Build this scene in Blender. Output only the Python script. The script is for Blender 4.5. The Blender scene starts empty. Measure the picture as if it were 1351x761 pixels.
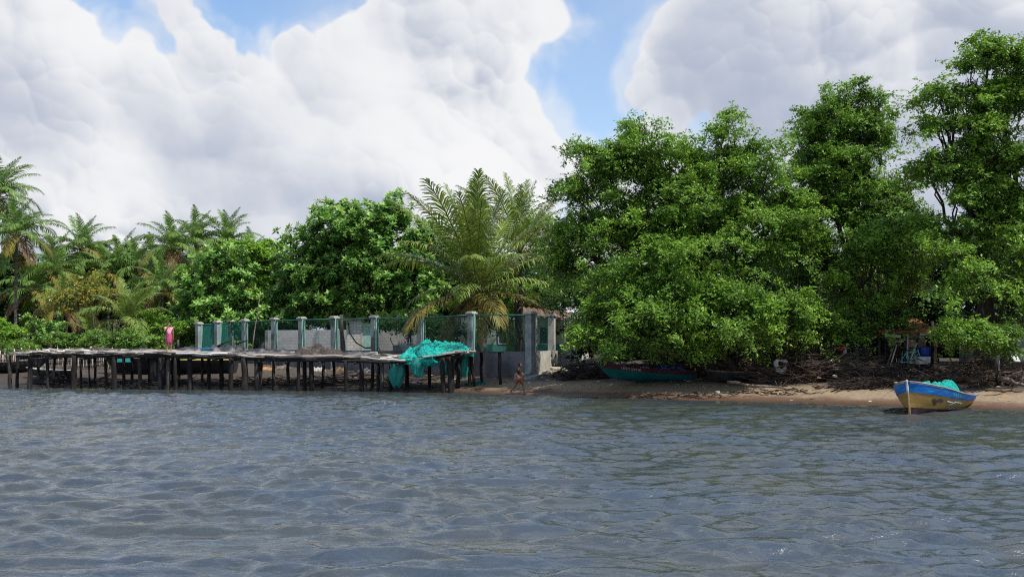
import bpy, math, random
import numpy as np
from mathutils import Vector, Matrix, noise as mnoise

random.seed(7)
rng = np.random.default_rng(7)
R = math.radians
scene = bpy.context.scene
col = scene.collection
F, CX, HY, EYE = 1300.0, 675.5, 450.0, 2.5
SUN_EL, SUN_X, SUN_Y = 61.0, 0.86, -0.51

def P(px, py, Y):
    """a point of the place from its bearing and distance"""
    return Vector(((px-CX)/F*Y, Y, EYE-(py-HY)/F*Y))

# ------------------------------------------------------------------ materials
def new_mat(name):
    m = bpy.data.materials.new(name); m.use_nodes = True
    nt = m.node_tree; nt.nodes.clear()
    return m, nt

class N:
    def __init__(s, nt): s.nt = nt
    def n(s, t, **k):
        nd = s.nt.nodes.new(t)
        for a, b in k.items():
            setattr(nd, a, b)
        return nd
    def l(s, a, b): s.nt.links.new(a, b)
    def set(s, sock, v):
        if isinstance(v, bpy.types.NodeSocket): s.l(v, sock)
        else: sock.default_value = v
    def math(s, op, a, b=0.0, c=None, clamp=False):
        nd = s.n('ShaderNodeMath', operation=op); nd.use_clamp = clamp
        s.set(nd.inputs[0], a); s.set(nd.inputs[1], b)
        if c is not None: s.set(nd.inputs[2], c)
        return nd.outputs[0]
    def vmath(s, op, a, b=(0, 0, 0)):
        nd = s.n('ShaderNodeVectorMath', operation=op)
        s.set(nd.inputs[0], a); s.set(nd.inputs[1], b)
        return nd
    def mix(s, f, a, b, blend='MIX'):
        nd = s.n('ShaderNodeMix', data_type='RGBA', blend_type=blend)
        s.set(nd.inputs['Factor'], f)
        s.set([i for i in nd.inputs if i.name == 'A' and i.type == 'RGBA'][0], a if isinstance(a, bpy.types.NodeSocket) else (*a[:3], 1))
        s.set([i for i in nd.inputs if i.name == 'B' and i.type == 'RGBA'][0], b if isinstance(b, bpy.types.NodeSocket) else (*b[:3], 1))
        return [o for o in nd.outputs if o.type == 'RGBA'][0]
    def noise(s, vec, scale, detail=4, rough=0.55, dist=0.0):
        nd = s.n('ShaderNodeTexNoise'); 
        if vec is not None: s.l(vec, nd.inputs['Vector'])
        nd.inputs['Scale'].default_value = scale; nd.inputs['Detail'].default_value = detail
        nd.inputs['Roughness'].default_value = rough; nd.inputs['Distortion'].default_value = dist
        return nd.outputs['Fac']
    def ramp(s, f, lo, hi):
        nd = s.n('ShaderNodeMapRange', interpolation_type='SMOOTHSTEP')
        s.set(nd.inputs['Value'], f); nd.inputs['From Min'].default_value = lo; nd.inputs['From Max'].default_value = hi
        return nd.outputs['Result']

def pmat(name, c1, c2=None, scale=3.0, rough=0.8, bump=0.3, bscale=None, c3=None, stretch=(1, 1, 1), spec=0.3, lo=0.38, hi=0.62, bdist=0.02):
    m, nt = new_mat(name); g = N(nt)
    out = g.n('ShaderNodeOutputMaterial'); b = g.n('ShaderNodeBsdfPrincipled')
    g.l(b.outputs[0], out.inputs[0])
    tc = g.n('ShaderNodeTexCoord'); mp = g.n('ShaderNodeMapping'); mp.inputs['Scale'].default_value = stretch
    g.l(tc.outputs['Object'], mp.inputs['Vector']); v = mp.outputs[0]
    c2 = c2 or tuple(x*0.6 for x in c1)
    f = g.ramp(g.noise(v, scale, 6, 0.65), lo, hi)
    colr = g.mix(f, c1, c2)
    if c3:
        f3 = g.ramp(g.noise(v, scale*0.37, 4, 0.6), 0.52, 0.68)
        colr = g.mix(f3, colr, c3)
    g.l(colr, b.inputs['Base Color'])
    b.inputs['Roughness'].default_value = rough; b.inputs['Specular IOR Level'].default_value = spec
    if bump:
        bp = g.n('ShaderNodeBump'); bp.inputs['Strength'].default_value = bump; bp.inputs['Distance'].default_value = bdist
        g.l(g.noise(v, bscale or scale*5, 5, 0.6), bp.inputs['Height']); g.l(bp.outputs[0], b.inputs['Normal'])
    return m

def leaf_mat(name, dark, light, tip=None, trans=0.36, tipamt=0.12, gloss=0.12):
    m, nt = new_mat(name); g = N(nt)
    out = g.n('ShaderNodeOutputMaterial')
    geo = g.n('ShaderNodeNewGeometry'); rnd = geo.outputs['Random Per Island']
    tc = g.n('ShaderNodeTexCoord')
    cl = g.ramp(g.noise(tc.outputs['Object'], 0.55, 3, 0.6), 0.36, 0.66)
    f = g.math('ADD', g.math('MULTIPLY', rnd, 0.42), g.math('MULTIPLY', cl, 0.58))
    c = g.mix(f, dark, light)
    if tip:
        r2 = g.math('FRACT', g.math('MULTIPLY', rnd, 17.31))
        c = g.mix(g.math('MULTIPLY', g.math('LESS_THAN', r2, tipamt), 0.85), c, tip)
    d = g.n('ShaderNodeBsdfDiffuse'); t = g.n('ShaderNodeBsdfTranslucent'); gl = g.n('ShaderNodeBsdfGlossy')
    gl.inputs['Roughness'].default_value = 0.5; gl.inputs['Color'].default_value = (0.8, 0.85, 0.75, 1)
    g.l(c, d.inputs[0])
    tcx = g.mix(1.0, c, (1.15, 1.1, 0.45), 'MULTIPLY'); g.l(tcx, t.inputs[0])
    m1 = g.n('ShaderNodeMixShader'); m1.inputs[0].default_value = trans
    g.l(d.outputs[0], m1.inputs[1]); g.l(t.outputs[0], m1.inputs[2])
    fr = g.n('ShaderNodeFresnel'); fr.inputs[0].default_value = 1.4
    m2 = g.n('ShaderNodeMixShader'); g.l(g.math('MULTIPLY', fr.outputs[0], 0.5, clamp=True), m2.inputs[0])
    g.l(m1.outputs[0], m2.inputs[1]); g.l(gl.outputs[0], m2.inputs[2]); g.l(m2.outputs[0], out.inputs[0])
    return m

M = {}
M['leaf_fine'] = leaf_mat('leaf_fine', (0.052, 0.145, 0.011), (0.30, 0.53, 0.048), (0.36, 0.54, 0.07), tipamt=0.10)
M['leaf_fine2'] = leaf_mat('leaf_fine2', (0.050, 0.140, 0.012), (0.27, 0.49, 0.048), (0.32, 0.50, 0.07), tipamt=0.08)
M['leaf_bright'] = leaf_mat('leaf_bright', (0.052, 0.145, 0.011), (0.255, 0.47, 0.040), (0.36, 0.56, 0.06), tipamt=0.12)
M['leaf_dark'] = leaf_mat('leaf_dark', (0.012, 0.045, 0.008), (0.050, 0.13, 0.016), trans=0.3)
M['leaf_broad'] = leaf_mat('leaf_broad', (0.034, 0.12, 0.014), (0.17, 0.40, 0.05), (0.45, 0.36, 0.06), trans=0.35, tipamt=0.03)
M['leaf_young'] = leaf_mat('leaf_young', (0.20, 0.40, 0.06), (0.52, 0.72, 0.22), trans=0.3)
M['leaf_vine'] = leaf_mat('leaf_vine', (0.11, 0.28, 0.020), (0.30, 0.54, 0.045), (0.42, 0.48, 0.05), tipamt=0.1)
M['leaf_olive'] = leaf_mat('leaf_olive', (0.14, 0.18, 0.022), (0.36, 0.37, 0.045), (0.50, 0.28, 0.04), tipamt=0.18)
M['leaf_shrub'] = leaf_mat('leaf_shrub', (0.058, 0.155, 0.016), (0.24, 0.42, 0.050), (0.34, 0.48, 0.12), tipamt=0.1)
M['palm_leaf'] = leaf_mat('palm_leaf', (0.065, 0.130, 0.018), (0.23, 0.34, 0.055), (0.40, 0.42, 0.08), trans=0.35, tipamt=0.12)
M['palm_far'] = leaf_mat('palm_far', (0.060, 0.15, 0.022), (0.18, 0.33, 0.06), (0.33, 0.38, 0.08), trans=0.35, tipamt=0.10)
M['palm_old'] = leaf_mat('palm_old', (0.12, 0.14, 0.025), (0.28, 0.28, 0.06), (0.34, 0.20, 0.04), trans=0.35, tipamt=0.3)
M['palm_dead'] = leaf_mat('palm_dead', (0.12, 0.065, 0.025), (0.24, 0.13, 0.05), trans=0.25)
M['bark'] = pmat('bark', (0.085, 0.068, 0.052), (0.035, 0.028, 0.022), 4, 0.9, 0.6, stretch=(2, 2, 0.6))
M['bark_pale'] = pmat('bark_pale', (0.21, 0.18, 0.145), (0.09, 0.075, 0.06), 3, 0.9, 0.5, stretch=(1, 1, 3))
M['rachis'] = pmat('rachis', (0.22, 0.24, 0.06), (0.15, 0.14, 0.04), 3, 0.6, 0)
def plank_mat():
    m, nt = new_mat('weathered_planks'); g = N(nt)
    out = g.n('ShaderNodeOutputMaterial'); b = g.n('ShaderNodeBsdfPrincipled'); g.l(b.outputs[0], out.inputs[0])
    geo = g.n('ShaderNodeNewGeometry'); r = geo.outputs['Random Per Island']; tc = g.n('ShaderNodeTexCoord'); mp = g.n('ShaderNodeMapping'); mp.inputs['Scale'].default_value = (0.7, 6, 6); g.l(tc.outputs['Object'], mp.inputs['Vector'])
    f = g.noise(mp.outputs[0], 2.2, 6, 0.7); t = g.math('ADD', g.math('MULTIPLY', r, 0.75), g.math('MULTIPLY', f, 0.5))
    c = g.mix(g.ramp(t, 0.30, 0.62), (0.030, 0.025, 0.022), (0.26, 0.225, 0.195)); c = g.mix(g.ramp(t, 0.66, 0.95), c, (0.66, 0.61, 0.55))
    g.l(c, b.inputs['Base Color']); b.inputs['Roughness'].default_value = 0.9
    bp = g.n('ShaderNodeBump'); bp.inputs['Strength'].default_value = 0.5; bp.inputs['Distance'].default_value = 0.02; g.l(f, bp.inputs['Height']); g.l(bp.outputs[0], b.inputs['Normal'])
    return m
M['wood_weathered'] = plank_mat()
M['wood_dark'] = pmat('wood_dark', (0.022, 0.018, 0.016), (0.010, 0.009, 0.008), 3, 0.85, 0.6, stretch=(2, 2, 0.5), c3=(0.055, 0.046, 0.04))
M['wood_grey'] = pmat('wood_grey', (0.085, 0.075, 0.066), (0.028, 0.024, 0.022), 3, 0.9, 0.6, stretch=(2, 2, 0.5))
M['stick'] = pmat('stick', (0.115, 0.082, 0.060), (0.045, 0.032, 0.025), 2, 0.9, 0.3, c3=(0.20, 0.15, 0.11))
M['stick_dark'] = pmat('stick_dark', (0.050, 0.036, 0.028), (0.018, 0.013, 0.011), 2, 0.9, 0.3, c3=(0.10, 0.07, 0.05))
M['drift'] = pmat('drift', (0.24, 0.195, 0.155), (0.09, 0.07, 0.055), 2.4, 0.9, 0.5, stretch=(1, 1, 1))
M['concrete'] = pmat('concrete', (0.32, 0.36, 0.34), (0.20, 0.225, 0.215), 1.6, 0.9, 0.25, c3=(0.10, 0.098, 0.095))
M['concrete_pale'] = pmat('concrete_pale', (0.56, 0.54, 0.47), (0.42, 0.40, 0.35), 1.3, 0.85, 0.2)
M['concrete_stain'] = pmat('concrete_stain', (0.17, 0.17, 0.178), (0.08, 0.078, 0.08), 0.7, 0.9, 0.3, c3=(0.06, 0.057, 0.055), stretch=(1, 1, 0.5))
M['paint_green'] = pmat('paint_green', (0.045, 0.19, 0.145), (0.03, 0.12, 0.095), 3, 0.5, 0.1)
M['paint_mint'] = pmat('paint_mint', (0.38, 0.60, 0.50), (0.30, 0.50, 0.42), 2, 0.6, 0.1)
M['paint_palegreen'] = pmat('paint_palegreen', (0.42, 0.50, 0.38), (0.30, 0.37, 0.29), 1, 0.7, 0.15)
M['paint_teal'] = pmat('paint_teal', (0.05, 0.22, 0.19), (0.03, 0.14, 0.12), 1.5, 0.7, 0.15)
M['rust_roof'] = pmat('rust_roof', (0.40, 0.125, 0.06), (0.24, 0.07, 0.04), 1.8, 0.85, 0.3, c3=(0.62, 0.27, 0.15), stretch=(1, 4, 1))
M['rust_dark'] = pmat('rust_dark', (0.22, 0.13, 0.09), (0.10, 0.06, 0.045), 2, 0.85, 0.3)
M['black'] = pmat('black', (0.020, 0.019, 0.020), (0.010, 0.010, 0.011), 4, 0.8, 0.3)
M['dark_tarp'] = pmat('dark_tarp', (0.055, 0.055, 0.062), (0.018, 0.018, 0.021), 3, 0.6, 0.4, c3=(0.16, 0.16, 0.175))
M['brown_net'] = pmat('brown_net', (0.085, 0.07, 0.06), (0.035, 0.03, 0.027), 9, 0.95, 0.8, c3=(0.13, 0.11, 0.095))
M['net'] = pmat('net', (0.018, 0.60, 0.49), (0.007, 0.27, 0.24), 9, 0.95, 1.0, bscale=26, bdist=0.10, c3=(0.06, 0.58, 0.47), stretch=(1, 1, 1.4))
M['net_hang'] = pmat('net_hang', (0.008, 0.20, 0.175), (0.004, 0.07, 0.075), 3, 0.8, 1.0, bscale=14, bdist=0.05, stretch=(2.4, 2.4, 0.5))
M['white_paint'] = pmat('white_paint', (0.72, 0.71, 0.66), (0.52, 0.50, 0.44), 4, 0.55, 0.1)
M['white_dirty'] = pmat('white_dirty', (0.55, 0.54, 0.50), (0.28, 0.26, 0.23), 3, 0.7, 0.2)
M['blue_paint'] = pmat('blue_paint', (0.012, 0.19, 0.60), (0.010, 0.11, 0.38), 3.5, 0.5, 0.15, c3=(0.05, 0.30, 0.66), stretch=(0.6, 1, 3))
M['boat_ochre'] = pmat('boat_ochre', (0.46, 0.29, 0.075), (0.33, 0.20, 0.06), 2.2, 0.6, 0.15, c3=(0.27, 0.25, 0.09), stretch=(0.6, 1, 2))
M['boat_bottom'] = pmat('boat_bottom', (0.085, 0.04, 0.055), (0.035, 0.022, 0.028), 3, 0.6, 0.2)
M['boat_inner'] = pmat('boat_inner', (0.28, 0.29, 0.30), (0.15, 0.155, 0.16), 3, 0.7, 0.1)
M['boat_teal'] = pmat('boat_teal', (0.012, 0.17, 0.17), (0.008, 0.12, 0.125), 1.8, 0.5, 0.12)
M['boat_maroon'] = pmat('boat_maroon', (0.11, 0.035, 0.045), (0.06, 0.02, 0.03), 3, 0.6, 0.1)
M['boat_dark'] = pmat('boat_dark', (0.030, 0.032, 0.034), (0.014, 0.014, 0.015), 3, 0.7, 0.2)
M['boat_yellow'] = pmat('boat_yellow', (0.62, 0.50, 0.14), (0.45, 0.36, 0.10), 3, 0.6, 0.1)
M['turq'] = pmat('turq', (0.06, 0.50, 0.47), (0.04, 0.36, 0.34), 2, 0.5, 0.1)
M['blue_tarp'] = pmat('blue_tarp', (0.012, 0.035, 0.26), (0.008, 0.02, 0.13), 3, 0.45, 0.5)
M['blue_plastic'] = pmat('blue_plastic', (0.04, 0.38, 0.62), (0.03, 0.30, 0.52), 2, 0.35, 0)
M['rope'] = pmat('rope', (0.46, 0.43, 0.35), (0.32, 0.30, 0.25), 20, 0.9, 0.2)
M['skin'] = pmat('skin', (0.34, 0.165, 0.10), (0.28, 0.13, 0.08), 5, 0.55, 0)
M['skin_dark'] = pmat('skin_dark', (0.25, 0.115, 0.072), (0.20, 0.09, 0.055), 5, 0.55, 0)
M['hair'] = pmat('hair', (0.022, 0.010, 0.008), (0.012, 0.007, 0.006), 8, 0.5, 0.3)
M['pink'] = pmat('pink', (0.80, 0.42, 0.47), (0.68, 0.30, 0.36), 9, 0.8, 0.3)
M['magenta'] = pmat('magenta', (0.56, 0.085, 0.20), (0.34, 0.045, 0.14), 6, 0.8, 0.3)
M['shirt_dark'] = pmat('shirt_dark', (0.045, 0.030, 0.034), (0.022, 0.016, 0.018), 8, 0.85, 0.3)
M['shorts_rust'] = pmat('shorts_rust', (0.26, 0.075, 0.045), (0.17, 0.05, 0.032), 8, 0.85, 0.3)
M['red_cloth'] = pmat('red_cloth', (0.62, 0.045, 0.03), (0.40, 0.03, 0.02), 8, 0.8, 0.3)
M['litter_mix'] = pmat('litter_mix', (0.6, 0.58, 0.52), (0.25, 0.22, 0.18), 6, 0.7, 0.2)
M['cardboard'] = pmat('cardboard', (0.42, 0.25, 0.10), (0.30, 0.17, 0.07), 4, 0.85, 0.2)
M['board_pale'] = pmat('board_pale', (0.60, 0.53, 0.43), (0.40, 0.34, 0.27), 3, 0.85, 0.3)

def block_wall_mat():
    m, nt = new_mat('block_wall'); g = N(nt)
    out = g.n('ShaderNodeOutputMaterial'); b = g.n('ShaderNodeBsdfPrincipled'); g.l(b.outputs[0], out.inputs[0])
    tc = g.n('ShaderNodeTexCoord'); mp = g.n('ShaderNodeMapping'); mp.inputs['Rotation'].default_value = (R(90), 0, 0)
    g.l(tc.outputs['Object'], mp.inputs['Vector'])
    br = g.n('ShaderNodeTexBrick'); g.l(mp.outputs[0], br.inputs['Vector'])
    br.inputs['Color1'].default_value = (0.66, 0.63, 0.575, 1); br.inputs['Color2'].default_value = (0.58, 0.55, 0.50, 1)
    br.inputs['Mortar'].default_value = (0.40, 0.38, 0.34, 1); br.inputs['Scale'].default_value = 1.0
    br.inputs['Brick Width'].default_value = 0.4; br.inputs['Row Height'].default_value = 0.2; br.inputs['Mortar Size'].default_value = 0.012
    f = g.ramp(g.noise(tc.outputs['Object'], 0.9, 6, 0.7), 0.4, 0.7)
    g.l(g.mix(g.math('MULTIPLY', f, 0.45), br.outputs['Color'], (0.34, 0.32, 0.29)), b.inputs['Base Color'])
    b.inputs['Roughness'].default_value = 0.9
    return m
M['block_wall'] = block_wall_mat()

def mesh_mat(name, colr, cover, scale=14.0):
    """woven wire / shade mesh: opaque threads with open cells between them"""
    m, nt = new_mat(name); g = N(nt)
    out = g.n('ShaderNodeOutputMaterial'); d = g.n('ShaderNodeBsdfPrincipled'); t = g.n('ShaderNodeBsdfTransparent')
    d.inputs['Base Color'].default_value = (*colr, 1); d.inputs['Roughness'].default_value = 0.6
    tc = g.n('ShaderNodeTexCoord'); s = g.n('ShaderNodeSeparateXYZ'); g.l(tc.outputs['Object'], s.inputs[0])
    a = g.math('MULTIPLY', g.math('ADD', g.math('ADD', s.outputs[0], s.outputs[1]), s.outputs[2]), scale)
    c = g.math('MULTIPLY', g.math('SUBTRACT', g.math('ADD', s.outputs[0], s.outputs[1]), s.outputs[2]), scale)
    w = 1-math.sqrt(1-cover)
    la = g.math('LESS_THAN', g.math('FRACT', a), w); lc = g.math('LESS_THAN', g.math('FRACT', c), w)
    f = g.math('MAXIMUM', la, lc)
    mx = g.n('ShaderNodeMixShader'); g.l(f, mx.inputs[0]); g.l(t.outputs[0], mx.inputs[1]); g.l(d.outputs[0], mx.inputs[2])
    g.l(mx.outputs[0], out.inputs[0]); return m
M['chain_link'] = mesh_mat('chain_link', (0.03, 0.20, 0.16), 0.09)
M['shade_mesh'] = mesh_mat('shade_mesh', (0.02, 0.20, 0.16), 0.55)

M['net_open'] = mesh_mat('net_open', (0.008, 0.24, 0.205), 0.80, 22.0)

# ------------------------------------------------------------------ mesh helpers
def finish(name, me, mat, parent, smooth=False, props=None):
    me.name = name
    if mat is not None:
        me.materials.append(M[mat] if isinstance(mat, str) else mat)
    if smooth and len(me.polygons):
        me.polygons.foreach_set('use_smooth', np.ones(len(me.polygons), dtype=bool))
    o = bpy.data.objects.new(name, me); col.objects.link(o)
    if parent is not None: o.parent = parent
    return o

def arr_mesh(V, Fc):
    V = np.asarray(V, dtype=np.float32); Fc = np.asarray(Fc, dtype=np.int32)
    me = bpy.data.meshes.new('m'); k = Fc.shape[1]
    me.vertices.add(len(V)); me.vertices.foreach_set('co', V.ravel())
    me.loops.add(Fc.size); me.loops.foreach_set('vertex_index', Fc.ravel())
    me.polygons.add(len(Fc)); me.polygons.foreach_set('loop_start', np.arange(0, Fc.size, k, dtype=np.int32))
    me.update(calc_edges=True); return me

class MB:
    def __init__(s, org=(0, 0, 0)): s.v = []; s.f = []; s.o = Vector(org)
    def add(s, vs, fs):
        b = len(s.v); s.v += [tuple(Vector(v)-s.o) for v in vs]; s.f += [tuple(i+b for i in f) for f in fs]
    def box(s, c, size, rot=None, jit=0.0):
        c = Vector(c); sx, sy, sz = [k/2 for k in size]; vs = []
        for x, y, z in ((-1,-1,-1),(1,-1,-1),(1,1,-1),(-1,1,-1),(-1,-1,1),(1,-1,1),(1,1,1),(-1,1,1)):
            p = Vector((x*sx+random.uniform(-jit, jit), y*sy+random.uniform(-jit, jit), z*sz+random.uniform(-jit, jit)))
            if rot is not None: p = rot @ p
            vs.append(c+p)
        s.add(vs, [(0,3,2,1),(4,5,6,7),(0,1,5,4),(1,2,6,5),(2,3,7,6),(3,0,4,7)])
    def bar(s, a, b, w, h, up=(0, 0, 1)):
        a, b = Vector(a), Vector(b); d = (b-a); L = d.length; d.normalize()
        y = Vector(up).cross(d)
        if y.length < 1e-4: y = Vector((0, 1, 0)).cross(d)
        y.normalize(); z = d.cross(y)
        rot = Matrix((d, y, z)).transposed(); s.box((a+b)/2, (L, w, h), rot)
    def tube(s, pts, rad, n=7, cap=True):
        pts = [Vector(p) for p in pts]
        if not isinstance(rad, (list, tuple)): rad = [rad]*len(pts)
        b = len(s.v); up = Vector((0.13, 0.21, 1)).normalized()
        for i, p in enumerate(pts):
            t = (pts[min(i+1, len(pts)-1)]-pts[max(i-1, 0)])
            if t.length < 1e-6: t = Vector((0, 0, 1))
            t.normalize(); u = t.cross(up)
            if u.length < 0.05: u = t.cross(Vector((1, 0, 0)))
            u.normalize(); w = t.cross(u)
            for k in range(n):
                a = 2*math.pi*k/n
                s.v.append(tuple(p+(u*math.cos(a)+w*math.sin(a))*rad[i]-s.o))
        for i in range(len(pts)-1):
            for k in range(n):
                k2 = (k+1) % n
                s.f.append((b+i*n+k, b+i*n+k2, b+(i+1)*n+k2, b+(i+1)*n+k))
        if cap:
            s.f.append(tuple(b+k for k in range(n))[::-1]); e = b+(len(pts)-1)*n; s.f.append(tuple(e+k for k in range(n)))
    def build(s, name, mat, parent=None, smooth=False):
        me = bpy.data.meshes.new(name); me.from_pydata(s.v, [], s.f); me.update()
        return finish(name, me, mat, parent, smooth)

def tag(o, label=None, cat=None, group=None, kind=None):
    if label: o['label'] = label
    if cat: o['category'] = cat
    if group: o['group'] = group
    if kind: o['kind'] = kind
    return o

def empty(name, loc, label, cat, group=None):
    o = bpy.data.objects.new(name, None); o.empty_display_size = 0.2; col.objects.link(o); o.location = loc
    return tag(o, label, cat, group)

def wob(a, b, n, amp):
    """a crooked line from a to b"""
    a, b = Vector(a), Vector(b); out = []
    for i in range(n+1):
        t = i/n; k = math.sin(math.pi*t)**0.6 if 0 < t < 1 else 0
        out.append(a.lerp(b, t)+Vector([random.uniform(-amp, amp)*k for _ in range(3)]))
    return out

# ------------------------------------------------------------------ ground
SX = [-3000, -200, -80, -28, -14.9, -2.8, 0.4, 7.3, 12.9, 18.5, 30, 80, 300, 3000]
SY = [110, 80, 62, 54, 51.6, 47.8, 46.0, 42.2, 39.8, 36.2, 32, 20, 0, -300]
def shore(x): return np.interp(x, SX, SY)
def vnoise(x, y, s, seed=0.0):
    return (np.sin(x*1.7*s+seed)*np.cos(y*1.3*s-seed*2)+np.sin((x*0.9+y*1.9)*s+seed*3)*0.7+np.sin((x*2.3-y*1.1)*s*1.7+seed)*0.5)/2.2
def ground_z(x, y):
    x = np.asarray(x, dtype=float); y = np.asarray(y, dtype=float)
    d = y-shore(x)+0.35*vnoise(x, y, 0.5, 1.0)
    z = np.interp(d, [-60, -20, -5, 0, 6, 12, 26, 60, 200, 4000], [-4, -2.4, -0.75, -0.02, 0.62, 0.95, 1.25, 1.6, 2.0, 2.0])
    bank = np.clip((x-3)/4, 0, 1)*np.clip((d-7.0)/2.2, 0, 1)
    z = z+bank*0.45
    z = z+np.where(d > 0.5, 0.035, 0.0)*vnoise(x, y, 2.1, 2.0)+np.where(d > 3, 0.04, 0.0)*vnoise(x, y, 5.3, 4.0)
    return z
def gz(x, y): return float(ground_z(x, y))

def grid_axes(lo, hi, flo, fhi, step, far):
    fine = np.arange(flo, fhi+1e-6, step)
    a = [lo]+[flo-d for d in far[::-1] if flo-d > lo]; b = [fhi+d for d in far if fhi+d < hi]+[hi]
    return np.array(a+list(fine)+b)
def grid_mesh(xs, ys, zf):
    X, Y = np.meshgrid(xs, ys); Z = zf(X, Y)
    nx, ny = len(xs), len(ys)
    i = (np.arange(ny-1)[:, None]*nx+np.arange(nx-1)[None, :]).ravel()
    return arr_mesh(np.stack([X.ravel(), Y.ravel(), Z.ravel()], 1), np.stack([i, i+1, i+nx+1, i+nx], 1))
FAR = [0.7, 1.6, 3, 6, 12, 25, 50, 100, 250, 700, 1500]
gm = grid_mesh(grid_axes(-3000, 3000, -45, 34, 0.25, FAR), grid_axes(-400, 4000, 26, 80, 0.25, FAR), ground_z)

def ground_material():
    m, nt = new_mat('shore_ground'); g = N(nt)
    out = g.n('ShaderNodeOutputMaterial'); b = g.n('ShaderNodeBsdfPrincipled'); g.l(b.outputs[0], out.inputs[0])
    geo = g.n('ShaderNodeNewGeometry'); s = g.n('ShaderNodeSeparateXYZ'); g.l(geo.outputs['Position'], s.inputs[0])
    pos = geo.outputs['Position']
    n1 = g.noise(pos, 0.9, 6, 0.65); n2 = g.noise(pos, 6.0, 5, 0.7); n3 = g.noise(pos, 28.0, 3, 0.6)
    zz = g.math('ADD', s.outputs[2], g.math('MULTIPLY', g.math('SUBTRACT', n1, 0.5), 0.35))
    sand = g.mix(g.ramp(n2, 0.35, 0.7), (0.31, 0.228, 0.145), (0.20, 0.145, 0.092))
    wet = g.mix(g.ramp(zz, 0.06, 0.24), (0.115, 0.062, 0.036), sand)
    shaded_dirt = g.mix(g.ramp(n2, 0.4, 0.65), (0.045, 0.034, 0.027), (0.10, 0.075, 0.055))  # dark bank soil with the shade under the trees painted into its colour
    c = g.mix(g.ramp(zz, 0.36, 0.62), wet, shaded_dirt)
    peb = g.math('MULTIPLY', g.math('GREATER_THAN', n3, 0.665), 0.55)
    c = g.mix(peb, c, (0.10, 0.07, 0.05))
    vor = g.n('ShaderNodeTexVoronoi'); vor.inputs['Scale'].default_value = 5.5; g.l(pos, vor.inputs['Vector'])
    leafy = g.math('MULTIPLY', g.math('LESS_THAN', vor.outputs['Distance'], 0.10), g.math('GREATER_THAN', n1, 0.47))
    c = g.mix(g.math('MULTIPLY', leafy, 0.8), c, (0.060, 0.038, 0.024))
    mud = g.math('MULTIPLY', g.math('SUBTRACT', 1.0, g.ramp(g.math('ADD', s.outputs[0], g.math('MULTIPLY', n2, 5.0)), -2.4, 3.6)), g.math('SUBTRACT', 1.0, g.ramp(zz, 0.42, 0.72)))  # dark mud, with the shade beneath the pier painted into the ground colour
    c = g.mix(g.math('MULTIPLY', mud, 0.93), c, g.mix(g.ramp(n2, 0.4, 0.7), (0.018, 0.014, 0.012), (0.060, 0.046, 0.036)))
    g.l(c, b.inputs['Base Color'])
    rr = g.n('ShaderNodeMapRange'); g.l(s.outputs[2], rr.inputs['Value']); rr.inputs['From Min'].default_value = 0.02; rr.inputs['From Max'].default_value = 0.14
    rr.inputs['To Min'].default_value = 0.35; rr.inputs['To Max'].default_value = 0.95; g.l(rr.outputs[0], b.inputs['Roughness'])
    bp = g.n('ShaderNodeBump'); bp.inputs['Strength'].default_value = 0.8; bp.inputs['Distance'].default_value = 0.06
    g.l(g.math('ADD', n2, g.math('MULTIPLY', n3, 0.4)), bp.inputs['Height']); g.l(bp.outputs[0], b.inputs['Normal'])
    return m
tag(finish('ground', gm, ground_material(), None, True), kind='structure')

# ------------------------------------------------------------------ water
WV = []
for i in range(150):
    lam = 0.24*(2.8/0.24)**(rng.random()**1.30)
    th = R(-84)+rng.normal()*R(26)
    a = 0.0090*lam**0.78/(1+max(0, lam-1.3)*0.5)/(1+max(0, lam-1.2)*1.3)
    WV.append((2*math.pi/lam*math.cos(th), 2*math.pi/lam*math.sin(th), a*rng.uniform(0.6, 1.3), rng.uniform(0, 6.28)))
def water_z(X, Y):
    h = np.zeros_like(X); 
    m1 = 0.72+0.45*vnoise(X, Y, 0.23, 0.7)+0.30*vnoise(X, Y, 0.71, 2.7)
    m2 = 0.72+0.45*vnoise(X, Y, 0.33, 5.7)+0.30*vnoise(X, Y, 0.91, 9.7)
    for i, (kx, ky, a, ph) in enumerate(WV):
        q = kx*X+ky*Y+ph
        h += a*(np.sin(q)+0.22*np.sin(2*q+0.5*math.pi))*(m1 if i % 2 else m2)
    sg = h[20:-6, 20:-20].std(); h = 2.0*sg*np.tanh(h/(2.0*sg)); h = h+0.15*(h*h/sg-sg)
    inner = np.clip((34-np.abs(X))/6, 0, 1)*np.clip((Y-5)/2, 0, 1)
    d = shore(X)-Y
    return h*inner*np.clip(0.10+d/7.0, 0.10, 1)*1.0
ys = [6.0]
while ys[-1] < 56: ys.append(ys[-1]+max(0.040, ys[-1]*0.0034))
wx = grid_axes(-3000, 3000, -32, 32, 0.068, FAR)
wy = np.array([-3000, -900, -300, -100, -40, -15, -5, 1, 4]+ys+[60, 70, 90, 130, 200])
wm = grid_mesh(wx, wy, water_z)
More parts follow.
